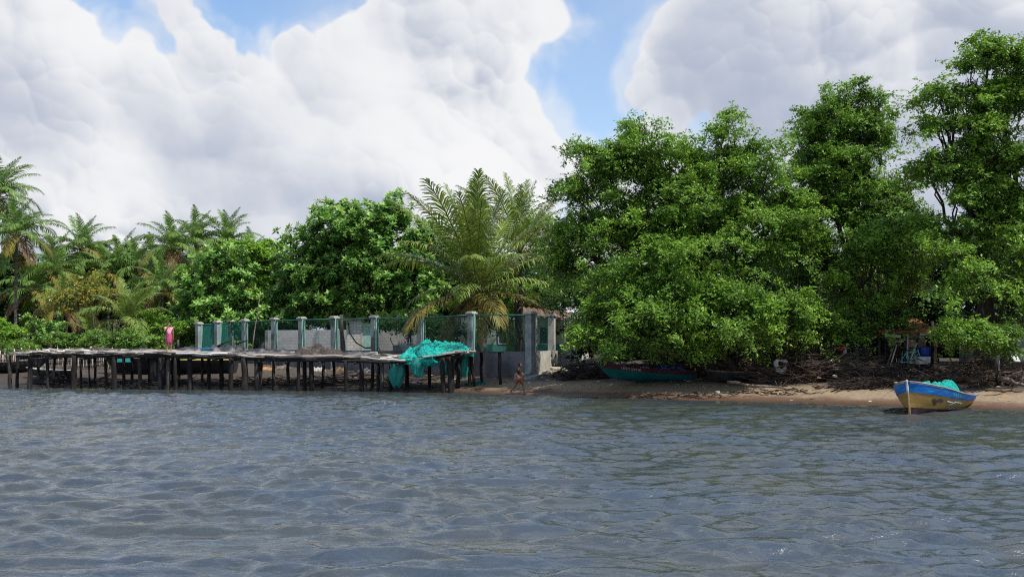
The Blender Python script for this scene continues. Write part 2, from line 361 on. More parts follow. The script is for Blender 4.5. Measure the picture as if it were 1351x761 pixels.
def water_material():
    m, nt = new_mat('river_water'); g = N(nt)
    out = g.n('ShaderNodeOutputMaterial'); b = g.n('ShaderNodeBsdfPrincipled'); g.l(b.outputs[0], out.inputs[0])
    geo = g.n('ShaderNodeNewGeometry'); pos = geo.outputs['Position']
    wc = g.ramp(g.noise(pos, 0.35, 4, 0.6), 0.35, 0.68); g.l(g.mix(wc, (0.052, 0.056, 0.047), (0.042, 0.056, 0.072)), b.inputs['Base Color'])
    b.inputs['Roughness'].default_value = 0.09; b.inputs['IOR'].default_value = 2.05
    mp = g.n('ShaderNodeMapping'); mp.inputs['Scale'].default_value = (0.75, 1.35, 1); g.l(pos, mp.inputs['Vector'])
    n1 = g.noise(mp.outputs[0], 5.5, 4, 0.6, 0.3); n2 = g.noise(mp.outputs[0], 2.2, 3, 0.55, 0.3)
    n3 = g.noise(mp.outputs[0], 13.0, 3, 0.6, 0.2)
    h = g.math('ADD', g.math('ADD', g.math('MULTIPLY', n1, 0.55), g.math('MULTIPLY', n2, 0.8)), g.math('MULTIPLY', n3, 0.22))
    bp = g.n('ShaderNodeBump'); bp.inputs['Strength'].default_value = 0.85; bp.inputs['Distance'].default_value = 0.040
    g.l(h, bp.inputs['Height']); g.l(bp.outputs[0], b.inputs['Normal'])
    return m
tag(finish('water', wm, water_material(), None, True), kind='structure')

# ------------------------------------------------------------------ foliage
def unit(v): return v/np.maximum(np.linalg.norm(v, axis=-1, keepdims=True), 1e-9)
def leaf_arrays(c, d, nrm, L, W, fold=0.0):
    """one rhombic leaf per row, base c, along d, facing nrm"""
    d = unit(d); s = unit(np.cross(d, nrm)); L = np.asarray(L)[:, None]; W = np.asarray(W)[:, None]
    n2 = np.cross(s, d)
    v0 = c; v1 = c+d*L*0.45+s*W*0.5+n2*W*fold; v2 = c+d*L-n2*L*0.12; v3 = c+d*L*0.45-s*W*0.5+n2*W*fold
    V = np.stack([v0, v1, v2, v3], 1).reshape(-1, 3)
    i = np.arange(len(c))*4
    return V, np.stack([i, i+1, i+2, i+3], 1)

def crown_points(blobs, per, shell=(0.45, 1.0), lump=0.35):
    """clump centres spread through uneven ellipsoids; blobs: (centre, (rx,ry,rz), density)"""
    pts, out, rad = [], [], []
    for c, r, dens in blobs:
        area = (r[0]*r[2]+r[0]*r[1]+r[1]*r[2])/3*4*math.pi
        n = max(4, int(area*per*dens))
        d = unit(rng.normal(size=(n, 3)))
        ph = rng.uniform(0, 6.28, 4)
        bumpy = 1+lump*(np.sin(d[:, 0]*4.1+ph[0])*np.sin(d[:, 2]*4.7+ph[1])+0.6*np.sin(d[:, 1]*6.3+d[:, 0]*3+ph[2])*np.sin(d[:, 2]*8+ph[3]))
        q = rng.uniform(shell[0]**2, shell[1], n)**0.5*bumpy
        pts.append(np.array(c)+d*np.array(r)*q[:, None]); out.append(d); rad.append(np.full(n, 1.0))
    return np.concatenate(pts), np.concatenate(out)

LEAVES = [0]
def fine_foliage(blobs, per=2.0, sprigs=11, leaves=13, L=0.13, W=0.062, spread=0.42, flat=0.6, shell=(0.45, 1.0), droop=0.25, lump=0.35, core=0.5):
    pads, pod = crown_points(blobs, per*0.30, shell, lump)
    n0 = len(pads); m = rng.integers(2, 7, n0); pi = np.repeat(np.arange(n0), m)
    psz = rng.uniform(0.55, 1.25, n0)*spread*1.55
    off = rng.normal(size=(len(pi), 3))*np.array([1, 1, 0.34])*psz[pi][:, None]*0.8
    cp = pads[pi]+off; cp[:, 2] -= (off[:, 0]**2+off[:, 1]**2)*0.22
    od = unit(pod[pi]*0.5+unit(off)*0.7+1e-6)
    n = len(cp); k = rng.integers(int(sprigs*0.6), int(sprigs*1.4)+1, n); idx = np.repeat(np.arange(n), k)
    sc = cp[idx]+rng.normal(size=(len(idx), 3))*np.array([spread, spread, spread*flat])*rng.uniform(0.35, 0.85, (n, 1))[idx]
    sd = unit(od[idx]*0.8+rng.normal(size=(len(idx), 3))*0.6+np.array([0, 0, 0.05-droop]))
    j = np.repeat(np.arange(len(idx)), leaves); t = np.tile(np.linspace(-0.5, 0.5, leaves), len(idx))
    slen = rng.uniform(0.30, 0.60, len(idx))[j]
    side = np.tile(np.where(np.arange(leaves) % 2 == 0, 1.0, -1.0), len(idx))
    d = sd[j]; s = unit(np.cross(d, np.array([0, 0, 1.0]))+1e-4)
    c = sc[j]+d*(t*slen)[:, None]+rng.normal(size=d.shape)*0.025
    c[:, 2] -= (t+0.5)**2*droop*0.5*slen
    ld = unit(d*0.55+s*side[:, None]*0.9+rng.normal(size=d.shape)*0.35)
    nr = unit(np.array([0, 0, 1.0])+rng.normal(size=d.shape)*0.42+od[idx][j]*0.30)
    sz = rng.uniform(0.55, 1.55, len(j))
    V, Fc = leaf_arrays(c, ld, nr, L*sz, W*sz)
    if core:      # larger leaves of the same colour added inside each lobe to block sky
        cs = []
        for b in blobs:
            vol = b[1][0]*b[1][1]*b[1][2]*4.2; q = int(min(vol*14*core*b[2], 5000)); dd = unit(rng.normal(size=(q, 3)))*(rng.random((q, 1))**0.4)*0.72
            cs.append(np.array(b[0])+dd*np.array(b[1]))
        cs = np.concatenate(cs); q = len(cs)
        V2, F2 = leaf_arrays(cs, rng.normal(size=(q, 3)), rng.normal(size=(q, 3))+np.array([0, 0, 0.6]), np.full(q, L*2.3), np.full(q, W*2.8))
        Fc = np.concatenate([Fc, F2+len(V)]); V = np.concatenate([V, V2])
    LEAVES[0] += len(Fc); return V, Fc

def rosette_foliage(blobs, per=3.0, leaves=11, L=0.26, W=0.12, shell=(0.5, 1.0), ros=4, spread=0.3, lump=0.3, upb=0.7):
    cp, od = crown_points(blobs, per, shell, lump)
    idx = np.repeat(np.arange(len(cp)), ros)
    rc = cp[idx]+rng.normal(size=(len(idx), 3))*spread*np.array([1, 1, 0.7])
    ax = unit(od[idx]*0.6+np.array([0, 0, upb])+rng.normal(size=(len(idx), 3))*0.25)
    j = np.repeat(np.arange(len(idx)), leaves)
    ang = np.tile(np.arange(leaves)*2.4, len(idx))+rng.uniform(0, 6.28, len(idx))[j]
    ring = np.tile(np.linspace(0, 1, leaves), len(idx))
    a = ax[j]; u = unit(np.cross(a, np.array([0.3, 1.0, 0.1]))); w = np.cross(a, u)
    rad = u*np.cos(ang)[:, None]+w*np.sin(ang)[:, None]
    d = unit(rad*(0.45+0.75*ring)[:, None]+a*(0.85-1.0*ring)[:, None]+rng.normal(size=a.shape)*0.12)
    c = rc[j]-a*(ring*0.12)[:, None]
    nr = unit(a+rng.normal(size=a.shape)*0.2)
    sz = (0.65+0.5*ring)*rng.uniform(0.8, 1.2, len(j))
    V, Fc = leaf_arrays(c, d, nr, L*sz, W*sz)
    LEAVES[0] += len(Fc); return V, Fc, (ring < 0.5).astype(np.int32)

def limbs(mb, base, blobs, r0, fork=0.35, sub=5, bend=0.35, twig=0.02, lean=None):
    """trunk, limbs to each crown lobe and twigs inside it"""
    base = Vector(base); cs = [Vector(b[0]) for b in blobs]
    cen = sum(cs, Vector())/len(cs)
    low = min(c.z-b[1][2] for c, b in zip(cs, blobs))
    fk = lean if lean else base.lerp(cen, fork)
    pts = wob(base, fk, 6, bend*0.5); n = len(pts)
    flare = [r0*(1.45 if i == 0 else 1.15 if i == 1 else 1-0.25*i/n) for i in range(n)]
    mb.tube(pts, flare, 9)
    for c, b in zip(cs, blobs):
        st = pts[random.randint(max(2, n-3), n-1)]
        q = wob(st, c, 6, bend); rr = r0*0.48*min(1.0, (max(b[1])/1.6))
        mb.tube(q, [rr*(1-0.72*i/6) for i in range(7)], 6)
        for k in range(sub):
            d = Vector(rng.normal(size=3)).normalized(); e = c+Vector((d.x*b[1][0], d.y*b[1][1], d.z*b[1][2]))*random.uniform(0.45, 0.78)
            s2 = q[random.randint(3, 6)]; w = wob(s2, e, 5, bend*0.55)
            mb.tube(w, [rr*0.32*(1-0.8*i/5)+twig*0.4 for i in range(6)], 5)
            for kk in range(2):
                e2 = e+Vector(rng.normal(size=3))*0.3; mb.tube(wob(w[random.randint(2, 4)], e2, 3, 0.12), [twig, twig*0.8, twig*0.6, twig*0.4], 4)

def pb(lst, Y, dz=1.0):
    """crown lobes given by bearing (px,py), half sizes and distance"""
    out = []
    for t in lst:
        px, py, rx, ry = t[:4]; dy = t[4] if len(t) > 4 else 0.0; dens = t[5] if len(t) > 5 else 1.0
        YY = Y+dy; c = P(px, py, YY); k = YY/F
        out.append((tuple(c), (rx*k, max(rx, ry)*k*0.85*dz, ry*k), dens))
    return out

def make_tree(name, label, cat, bx, Y, blobs, leaf, bark='bark', kind='fine', r0=0.25, group=None, fork=0.35, sub=5, lean=None, fol=None, bend=0.35, nolimb=False):
    x = (bx-CX)/F*Y; base = Vector((x, Y, gz(x, Y)-0.05))
    t = empty(name, base, label, cat, group)
    mb = MB(base); limbs(mb, base, blobs, r0, fork, sub, bend, lean=lean); mb.build('trunk', bark, t, True)
    res = (fine_foliage if kind == 'fine' else rosette_foliage)(blobs, **(fol or {}))
    o = finish('crown', arr_mesh(res[0]-np.array(base), res[1]), leaf, t)
    if len(res) > 2:
        o.data.materials.append(M['leaf_young' if leaf == 'leaf_broad' else leaf]); o.data.polygons.foreach_set('material_index', res[2])
    return t

# big spreading tree leaning over the beach
A = pb([(790,222,42,38),(760,262,22,30),(848,205,55,40),(905,222,55,40),(957,205,26,42,0,.7),(958,165,14,14,0,.6),(850,168,20,12,0,.7),(1005,232,40,42),
        (825,288,70,52),(910,285,78,60),(995,300,55,58),(765,335,44,45,1),(1040,300,25,60,1)], 48)
make_tree('spreading_tree', 'broad dense green tree spreading between the concrete fence and the tallest trees', 'tree', 960, 49, A, 'leaf_fine', r0=0.38, sub=8,
          fol=dict(per=2.7, sprigs=12, leaves=13, L=0.135, W=0.066))
A2 = pb([(870,365,75,52),(808,408,46,40),(945,398,62,50),(1025,405,52,36),(870,432,75,30),(792,432,24,24),(960,440,50,22),(1040,432,30,20),(905,450,35,18)], 45.3)
make_tree('leaning_tree', 'lower bright green tree hanging over the teal boat on the beach', 'tree', 975, 47.2, A2, 'leaf_bright', r0=0.26, sub=8,
          fol=dict(per=2.6, sprigs=12, leaves=13, L=0.13, W=0.064, droop=0.4, lump=0.75))
B = pb([(1108,150,52,34),(1075,190,38,42),(1140,185,38,45),(1098,235,62,44),(1075,290,48,50),(1140,275,50,45),(1185,258,32,40,0,.8),(1150,130,22,14,0,.7),(1080,350,50,50,1)], 51)
make_tree('tall_tree', 'tall dark green tree with a rounded head standing behind the brush heap', 'tree', 1130, 50, B, 'leaf_fine2', r0=0.36, sub=8,
          fol=dict(per=2.5, sprigs=12, leaves=13, L=0.14, W=0.068))
B2 = pb([(1165,305,38,28),(1185,350,36,40),(1130,345,30,30,0,.8),(1165,392,42,28),(1105,425,44,26),(1132,438,22,12),(1186,422,20,9),(1195,300,22,30)], 47)
make_tree('slender_tree', 'slender tree with bright drooping foliage in front of the tall rounded tree', 'tree', 1125, 47.5, B2, 'leaf_bright', r0=0.17, sub=7,
          fol=dict(per=1.7, sprigs=11, leaves=12, L=0.14, W=0.068, droop=0.5))
C = pb([(1305,72,36,26,0,.9),(1345,65,26,22),(1245,125,34,14,0,.8),(1285,120,34,26,0,.8),(1325,130,34,30),(1240,165,28,16,0,.8),(1285,180,40,30,0,.8),(1225,225,30,28,0,.7),
        (1335,200,26,34,0,.8),(1275,245,40,32,0,.8),(1225,295,26,26,0,.8),(1330,285,34,30,0,.7),(1270,320,44,32),(1385,110,50,60),(1400,220,60,60),(1400,330,60,60),(1300,222,34,26),(1250,205,26,22),(1335,245,24,26),(1305,262,30,26),(1300,155,24,20)], 44)
make_tree('tallest_tree', 'very tall airy tree with open crown and bare dark limbs showing', 'tree', 1300, 45, C, 'leaf_fine', r0=0.42, sub=5, fork=0.45, bend=0.5,
          fol=dict(per=3.3, sprigs=11, leaves=12, L=0.14, W=0.07, spread=0.36, shell=(0.3, 1.0), core=0.4))
C2 = pb([(1275,360,40,30),(1330,330,30,35),(1340,395,34,34),(1250,330,25,25,0,.8),(1390,380,40,50)], 42.5)
make_tree('leafy_tree', 'yellow green leafy tree growing in front of the tallest tree', 'tree', 1330, 43.5, C2, 'leaf_bright', r0=0.17,
          fol=dict(per=1.6, sprigs=10, leaves=12, L=0.13, W=0.06, droop=0.5))
C3 = pb([(1280,430,34,20),(1308,440,26,18),(1260,440,18,18),(1325,452,12,8,0,.6)], 40.6)
make_tree('low_tree', 'small bright green tree hanging low over the driftwood near the grey wall', 'tree', 1322, 41.2, C3, 'leaf_bright', r0=0.09,
          fol=dict(per=4.0, sprigs=11, leaves=12, L=0.12, W=0.065, spread=0.25, droop=0.5))
# dark mass of trees standing behind
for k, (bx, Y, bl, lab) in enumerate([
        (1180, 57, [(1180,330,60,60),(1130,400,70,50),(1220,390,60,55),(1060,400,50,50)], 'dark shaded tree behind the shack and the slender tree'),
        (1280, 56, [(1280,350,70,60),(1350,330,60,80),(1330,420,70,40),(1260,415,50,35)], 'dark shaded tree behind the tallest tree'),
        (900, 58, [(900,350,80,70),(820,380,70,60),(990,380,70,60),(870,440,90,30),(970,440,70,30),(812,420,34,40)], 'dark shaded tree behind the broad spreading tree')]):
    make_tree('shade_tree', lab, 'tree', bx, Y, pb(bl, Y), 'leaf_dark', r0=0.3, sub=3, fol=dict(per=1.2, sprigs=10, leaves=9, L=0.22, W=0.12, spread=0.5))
make_tree('almond_tree', 'large leaved glossy green sapling amid the tall trees', 'tree', 1175, 49.5, pb([(1165,300,26,28),(1130,375,36,40),(1200,345,24,34)], 49.5), 'leaf_shrub', kind='ros', r0=0.12,
          fol=dict(per=2.0, leaves=9, L=0.30, W=0.14))
# centre
make_tree('breadfruit_tree', 'wide round tree with pale rosettes of broad leaves behind the pillared fence', 'tree', 470, 74,
          pb([(512,282,36,20),(455,300,58,34),(415,325,34,26),(500,322,66,40),(400,365,36,36),(455,360,62,44),(525,368,52,44),(395,400,40,30),(452,402,52,28),(520,402,46,26),(560,330,26,40),(562,385,34,36)], 73),
          'leaf_broad', kind='ros', r0=0.3, sub=4, fol=dict(per=1.25, leaves=13, L=0.44, W=0.20, ros=4, spread=0.34, shell=(0.6, 1.0), lump=0.45))
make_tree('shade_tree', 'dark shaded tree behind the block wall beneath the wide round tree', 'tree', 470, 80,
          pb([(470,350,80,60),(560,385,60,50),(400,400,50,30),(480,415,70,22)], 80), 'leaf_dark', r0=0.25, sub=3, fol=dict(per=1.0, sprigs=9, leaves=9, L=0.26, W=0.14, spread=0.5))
make_tree('yard_tree', 'thin stemmed tree with light green leaves inside the fence beside the mint door', 'tree', 522, 62,
          pb([(545,425,34,16),(505,425,24,14),(575,440,24,16)], 61.5), 'leaf_shrub', kind='ros', r0=0.10, sub=5, fol=dict(per=3.2, leaves=9, L=0.24, W=0.12, ros=3))
make_tree('fruit_tree', 'dense green tree growing between the big coconut palm and the spreading tree', 'tree', 735, 76,
          pb([(705,300,24,18),(730,300,20,16),(720,340,40,36),(745,380,34,40),(700,395,44,34),(650,375,40,50,2)], 76), 'leaf_fine2', r0=0.2, sub=4,
          fol=dict(per=1.5, sprigs=10, leaves=10, L=0.17, W=0.09))
make_tree('vine_tree', 'light green vine covered tree behind the glossy rosette tree', 'tree', 345, 88,
          pb([(345,335,30,18),(368,348,22,22),(325,355,36,22),(350,385,34,24),(310,330,18,12)], 88), 'leaf_vine', r0=0.25, sub=3, fol=dict(per=1.2, sprigs=10, leaves=10, L=0.24, W=0.15))
make_tree('noni_tree', 'glossy tree with rosettes of large leaves beside the green mesh panels', 'tree', 288, 72,
          pb([(288,342,32,18),(265,368,28,24),(310,365,30,24),(255,402,30,22),(320,402,32,24),(290,395,30,24),(345,420,22,16),(300,428,40,16)], 72),
          'leaf_broad', kind='ros', r0=0.2, sub=4, fol=dict(per=1.2, leaves=12, L=0.44, W=0.20, ros=4, spread=0.34, lump=0.45))
make_tree('olive_tree', 'thin olive coloured tree with yellowing leaves below the tall palms', 'tree', 118, 74,
          pb([(105,378,30,18),(85,400,30,20),(125,395,24,20),(150,405,16,12)], 74), 'leaf_olive', r0=0.12, sub=6, fol=dict(per=1.5, sprigs=7, leaves=9, L=0.15, W=0.08))
# far rows behind the palms
for k, (bx, Y, bl) in enumerate([
        (20, 98, [(0,375,50,50),(50,382,50,45),(10,440,50,30)]), (120, 100, [(110,378,60,48),(150,392,50,45),(90,440,60,25)]),
        (210, 98, [(195,380,60,42),(240,380,50,45),(200,440,70,25)]), (300, 100, [(290,378,60,45),(350,385,60,50),(310,440,70,25)]),
        (640, 82, [(600,400,60,60),(660,390,60,60),(700,430,60,30),(600,350,40,40)])]):
    make_tree('distant_tree', ['dark tree behind the grey trunked palm', 'dark tree behind the olive tree', 'dark tree behind the young palm',
              'dark tree behind the glossy rosette tree', 'dark tree behind the big coconut palm'][k], 'tree', bx, Y, pb(bl, Y),
              'leaf_dark' if k in (0, 4) else 'leaf_shrub', r0=0.3, sub=2, group='trees far behind the shore', fol=dict(per=0.75, sprigs=9, leaves=9, L=0.34, W=0.2, spread=0.7))
# shrubs behind the pier
for (px, py, rx, ry, Y, lm, kd, lab) in [
        (150,445,34,16,64,'leaf_shrub','fine','low rounded mangrove bush behind the pier between the twiggy bush and the pink dress'),
        (190,450,30,14,63,'leaf_shrub','fine','low mangrove bush just behind the pier near the person in pink'),
        (240,440,30,24,73,'leaf_shrub','fine','tall mangrove bush directly against the green mesh panels'),
        (205,428,30,22,70,'leaf_vine','fine','pale green bush under the young palm'),
        (55,432,24,18,68,'leaf_broad','ros','broad leaved bright bush beside the grey palm trunk'),
        (30,456,26,10,66,'leaf_shrub','ros','low leafy plant clump behind the stick fence'),
        (92,450,30,14,67,'leaf_shrub','fine','dull green bush behind the far end of the stick fence'),
        (8,440,22,24,72,'leaf_vine','fine','light green bush at the foot of the leftmost palm'),
        (345,430,34,22,74,'leaf_shrub','fine','mid green bush behind the leaning pole'),
        (375,425,28,20,76,'leaf_dark','ros','dark bush just behind the end of the block wall'),
        (590,435,26,16,64,'leaf_dark','ros','dark leafy bush inside the fence under the big palm'),
        (660,425,26,18,63,'leaf_dark','ros','dark leafy bush before the pale green house')]:
    b = pb([(px-rx*.4, py, rx*.7, ry), (px+rx*.4, py+2, rx*.7, ry*.9)], Y)
    kw = dict(per=2.6, sprigs=9, leaves=10, L=0.15, W=0.085, spread=0.3, shell=(0.3, 1)) if kd == 'fine' else dict(per=3.0, leaves=9, L=0.26, W=0.13, ros=3, spread=0.25, shell=(0.4, 1))
    make_tree('bush', lab, 'bush', px, Y, b, lm, r0=0.05, sub=3, kind=kd, fol=kw, fork=0.2)
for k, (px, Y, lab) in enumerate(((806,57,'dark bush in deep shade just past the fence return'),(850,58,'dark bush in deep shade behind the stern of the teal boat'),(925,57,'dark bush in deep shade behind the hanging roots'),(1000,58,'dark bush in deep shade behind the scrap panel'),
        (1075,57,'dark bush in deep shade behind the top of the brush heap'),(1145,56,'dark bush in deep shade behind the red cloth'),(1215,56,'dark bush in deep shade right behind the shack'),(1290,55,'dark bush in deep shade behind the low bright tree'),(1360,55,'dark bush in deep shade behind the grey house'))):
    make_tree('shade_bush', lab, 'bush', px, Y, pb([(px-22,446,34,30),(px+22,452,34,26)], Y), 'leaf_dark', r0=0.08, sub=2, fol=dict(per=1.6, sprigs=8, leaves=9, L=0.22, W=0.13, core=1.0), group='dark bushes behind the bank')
# bare twiggy bush
x, Y = (150-CX)/F*66, 66
t = empty('bare_bush', (x, Y, gz(x, Y)), 'bare grey twiggy bush standing behind the pier', 'bush')
mb = MB(t.location)
for k in range(26):
    a = random.uniform(-1.3, 1.3); e = Vector((x+a*1.2, Y+random.uniform(-.6, .6), gz(x, Y)+random.uniform(1.6, 3.2)))
    w = wob((x+a*0.25, Y, gz(x, Y)-0.05), e, 6, 0.18); mb.tube(w, [0.035-0.004*i for i in range(7)], 5)
    for q in range(3): mb.tube(wob(w[3+q], w[3+q]+Vector((random.uniform(-.7, .7), random.uniform(-.4, .4), random.uniform(.1, .7))), 3, 0.08), [0.014, 0.012, 0.009, 0.005], 4)
mb.build('branches', 'bark_pale', t, True)

# ------------------------------------------------------------------ palms
def frond_mesh(L, e0, drop, seed, n=46, lw=0.045, ll=0.85, ragged=0.0):
    rg = np.random.default_rng(seed); T = 24; pts = []; p = np.array([0., 0., 0.]); 
    twist = rg.uniform(-0.25, 0.25)
    for i in range(T+1):
        t = i/T; e = R(e0)-R(drop)*t**1.5; pts.append(p.copy())
        p = p+np.array([math.cos(e), twist*t*0.5, math.sin(e)])*L/T
    pts = np.array(pts); V = []; Fc = []
    def at(t):
        f = t*T; i = min(int(f), T-1); return pts[i]*(1-(f-i))+pts[i+1]*(f-i), unit(pts[i+1]-pts[i])
    for s in (-1, 1):
        for k in range(n):
            t = 0.14+0.86*(k+rg.uniform(-.3, .3))/n; t = min(max(t, 0.1), 0.995)
            if rg.random() < ragged: continue
            c, tg = at(t); side = unit(np.cross(tg, np.array([0, 0, 1.0]))+1e-6)*s; nrm = unit(np.cross(side, tg)*s)
            if nrm[2] < 0: nrm = -nrm
            a = R(68-42*t)+rg.normal()*0.07; ln = L*0.19*ll*(math.sin(math.pi*min(1, 0.12+t*0.86))**0.55)*(rg.uniform(0.85, 1.12))
            d = tg*math.cos(a)+side*math.sin(a)+nrm*(0.32+rg.normal()*0.10)*(1-t*0.5); d = unit(d)
            w = lw*(1 if t < 0.8 else 0.7)*0.5*L/4; wv = unit(np.cross(d, nrm))*w
            m1 = c+d*ln*0.45; m1[2] -= ln*0.04; m2 = c+d*ln*0.80; m2[2] -= ln*0.26; tip = c+d*ln*0.95; tip[2] -= ln*0.52
            b = len(V); V += [c-wv*.5, c+wv*.5, m1+wv, m1-wv, m2+wv*.75, m2-wv*.75, tip+wv*.1, tip-wv*.1]
            Fc += [(b, b+1, b+2, b+3), (b+3, b+2, b+4, b+5), (b+5, b+4, b+6, b+7)]
    nl = len(Fc)
    for i in range(T+1):
        rr = L*0.009*(1-0.8*i/T)+0.004; b0 = len(V)
        V += [pts[i]+np.array([0, -rr, 0]), pts[i]+np.array([0, 0, rr]), pts[i]+np.array([0, rr, 0]), pts[i]+np.array([0, 0, -rr])]
        if i:
            for k in range(4): Fc.append((b0-4+k, b0-4+(k+1) % 4, b0+(k+1) % 4, b0+k))
    me = arr_mesh(np.array(V), np.array(Fc)); return me, nl
FR = {}
def frond_data(elev, mat, big):
    key = (elev, mat, big)
    if key not in FR:
        lst = []
        for s in range(2):
            drop = ({82: 18, 62: 34, 42: 52, 20: 62, 0: 62, -25: 50, -55: 28} if big else {82: 42, 62: 66, 42: 85, 20: 90, 0: 78, -25: 55, -55: 30})[elev]
            me, nl = frond_mesh(4.0, elev, drop, s*31+elev+100, n=70 if big else 56, lw=0.046 if big else 0.062, ll=1.25 if big else 1.3, ragged=0.10)
            me.materials.append(M[mat]); me.materials.append(M['rachis'])
            mi = np.zeros(len(me.polygons), dtype=np.int32); mi[nl:] = 1; me.polygons.foreach_set('material_index', mi); me.name = 'frond'
            lst.append(me)
        FR[key] = lst
    return FR[key]
def palm(name, label, px, py, Y, Lpx, n=20, bx=None, group=None, big=False, up=0.0, oldn=3, deadn=1, r=0.13, mat='palm_far', elevs=None):
    top = P(px, py, Y); bxw = ((bx if bx is not None else px)-CX)/F*Y
    base = Vector((bxw, Y+random.uniform(-.3, .3), 0)); base.z = gz(base.x, base.y)-0.05
    t = empty(name, base, label, 'palm tree', group)
    mb = MB(base); k = 14; pts = []
    for i in range(k+1):
        s = i/k; pts.append(Vector((base.x+(top.x-base.x)*s**1.6, base.y+(top.y-base.y)*s, base.z+(top.z-base.z)*s)))
    rad = [r*(1.5 if i == 0 else 1.15 if i == 1 else 1-0.25*i/k)*(1+0.06*(-1)**i) for i in range(k+1)]
    mb.tube(pts, rad, 9); mb.build('trunk', 'bark_pale' if not big else 'bark', t, True)
    L = Lpx/F*Y*(1.0 if big else 1.22)
    # husk bundle and leaf bases
    hb = MB(base)
    for q in range(10):
        a = q*0.63; hb.tube([top+Vector((0, 0, -0.25)), top+Vector((math.cos(a)*0.16, math.sin(a)*0.16, 0.0)), top+Vector((math.cos(a)*0.3, math.sin(a)*0.3, 0.35))], [0.05, 0.07, 0.02], 5)
    hb.build('crown_shaft', 'rachis', t, True)
    n = n if elevs else n+7; seq = elevs or ([82]*3+[62]*5+[42]*7+[20]*6+[0]*4+[-25]*3+[-55]*2)
    seq = seq[:]; random.shuffle(seq) if False else None
    for i in range(min(n, len(seq)) if not elevs else len(seq)):
        e = seq[i*len(seq)//n] if not elevs else seq[i]
        mt = mat
        if e <= -25 and deadn > 0: mt = 'palm_dead'; deadn -= 1
        elif e <= 0 and oldn > 0: mt = 'palm_old'; oldn -= 1
        me = frond_data(e, mt, big)[i % 2]
        o = bpy.data.objects.new('frond', me); col.objects.link(o); o.parent = t
        o.location = top-base+Vector((0, 0, 0.05)); s = L/4*random.uniform(0.82, 1.12)*(0.9 if e > 75 else 1)*(0.68 if big and e <= 20 else 0.88 if big and e == 42 else 1)
        o.scale = (s, s, s); o.rotation_euler = (random.uniform(-.12, .12), random.uniform(-.1, .1), i*2.399+random.uniform(-.2, .2))
    return t
G = 'coconut palms far behind the pier'
palm('coconut_palm', 'tall palm cropped by the picture edge, its head highest in the row', -4, 262, 86, 58, 20, group=G, oldn=1, deadn=1)
palm('coconut_palm', 'tall palm with long bare grey trunk and brown hanging fronds', 22, 312, 78, 52, 22, group=G, bx=20, deadn=3, oldn=3)
palm('coconut_palm', 'palm whose head tops the row just behind the olive tree', 108, 330, 96, 46, 18, group=G, deadn=0)
palm('coconut_palm', 'shorter palm between the olive tree and the young palm', 142, 362, 92, 44, 18, group=G, deadn=1)
palm('coconut_palm', 'palm standing behind the young palm with spreading yellowish fronds', 184, 358, 93, 46, 18, group=G, deadn=1)
palm('coconut_palm', 'tall palm with dense dark head above the person in pink', 228, 330, 88, 48, 20, group=G, deadn=1)
palm('coconut_palm', 'tall palm rising just behind the one above the person in pink', 258, 322, 96, 46, 20, group=G, deadn=0)
palm('coconut_palm', 'palm with drooping head above the light green vine tree', 300, 322, 95, 44, 20, group=G, deadn=0)
palm('coconut_palm', 'low palm half hidden next to the grey trunked palm', 66, 362, 90, 42, 18, group=G, deadn=1)
palm('coconut_palm', 'low palm filling the gap beneath the two tallest heads', 215, 385, 84, 44, 16, group=G, deadn=1)
palm('coconut_palm', 'low palm with browned fronds near the bright broad leaved bush', 88, 405, 80, 42, 14, group=G, deadn=2)
palm('coconut_palm', 'bushy palm beyond the picture edge side of the grey trunk', 45, 385, 88, 44, 16, group=G, deadn=1)
palm('coconut_palm', 'palm filling the gap between grey trunk and the olive tree', 76, 352, 94, 44, 18, group=G, deadn=0)
palm('coconut_palm', 'palm with bright upright fronds directly above the olive tree', 124, 352, 99, 44, 18, group=G, deadn=0)
palm('coconut_palm', 'palm set back between the two behind the young palm', 160, 350, 99, 44, 18, group=G, deadn=0)
palm('coconut_palm', 'palm at the near side of the dense dark head', 205, 352, 99, 44, 18, group=G, deadn=0)
palm('coconut_palm', 'dim palm head rising out of the vine covered tree', 330, 345, 104, 40, 18, group=G, deadn=0)
palm('young_palm', 'young stemless palm with upright bright fronds behind the mangrove bushes', 168, 428, 69, 62, 12, elevs=[82, 82, 62, 62, 62, 62, 42, 42, 42, 20, 20], oldn=0, deadn=0, mat='palm_leaf')
palm('young_palm', 'small young palm leaning by the twiggy bare bush', 118, 440, 70, 42, 9, elevs=[82, 62, 62, 42, 42, 20, 20], oldn=1, deadn=0, mat='palm_leaf')
palm('large_palm', 'large coconut palm with huge arching fronds behind the turquoise net', 630, 390, 58, 172, 24, big=True, mat='palm_leaf', r=0.2,
     elevs=[82]*7+[62]*9+[42]*8+[20]*6+[0]*5+[-25]*3, oldn=7, deadn=0)
palm('large_palm', 'second coconut palm rising behind the largest palm', 686, 335, 64, 112, 18, big=True, mat='palm_leaf', r=0.16, bx=688,
     elevs=[82]*4+[62]*6+[42]*5+[20]*3+[0]*2, oldn=2, deadn=0)

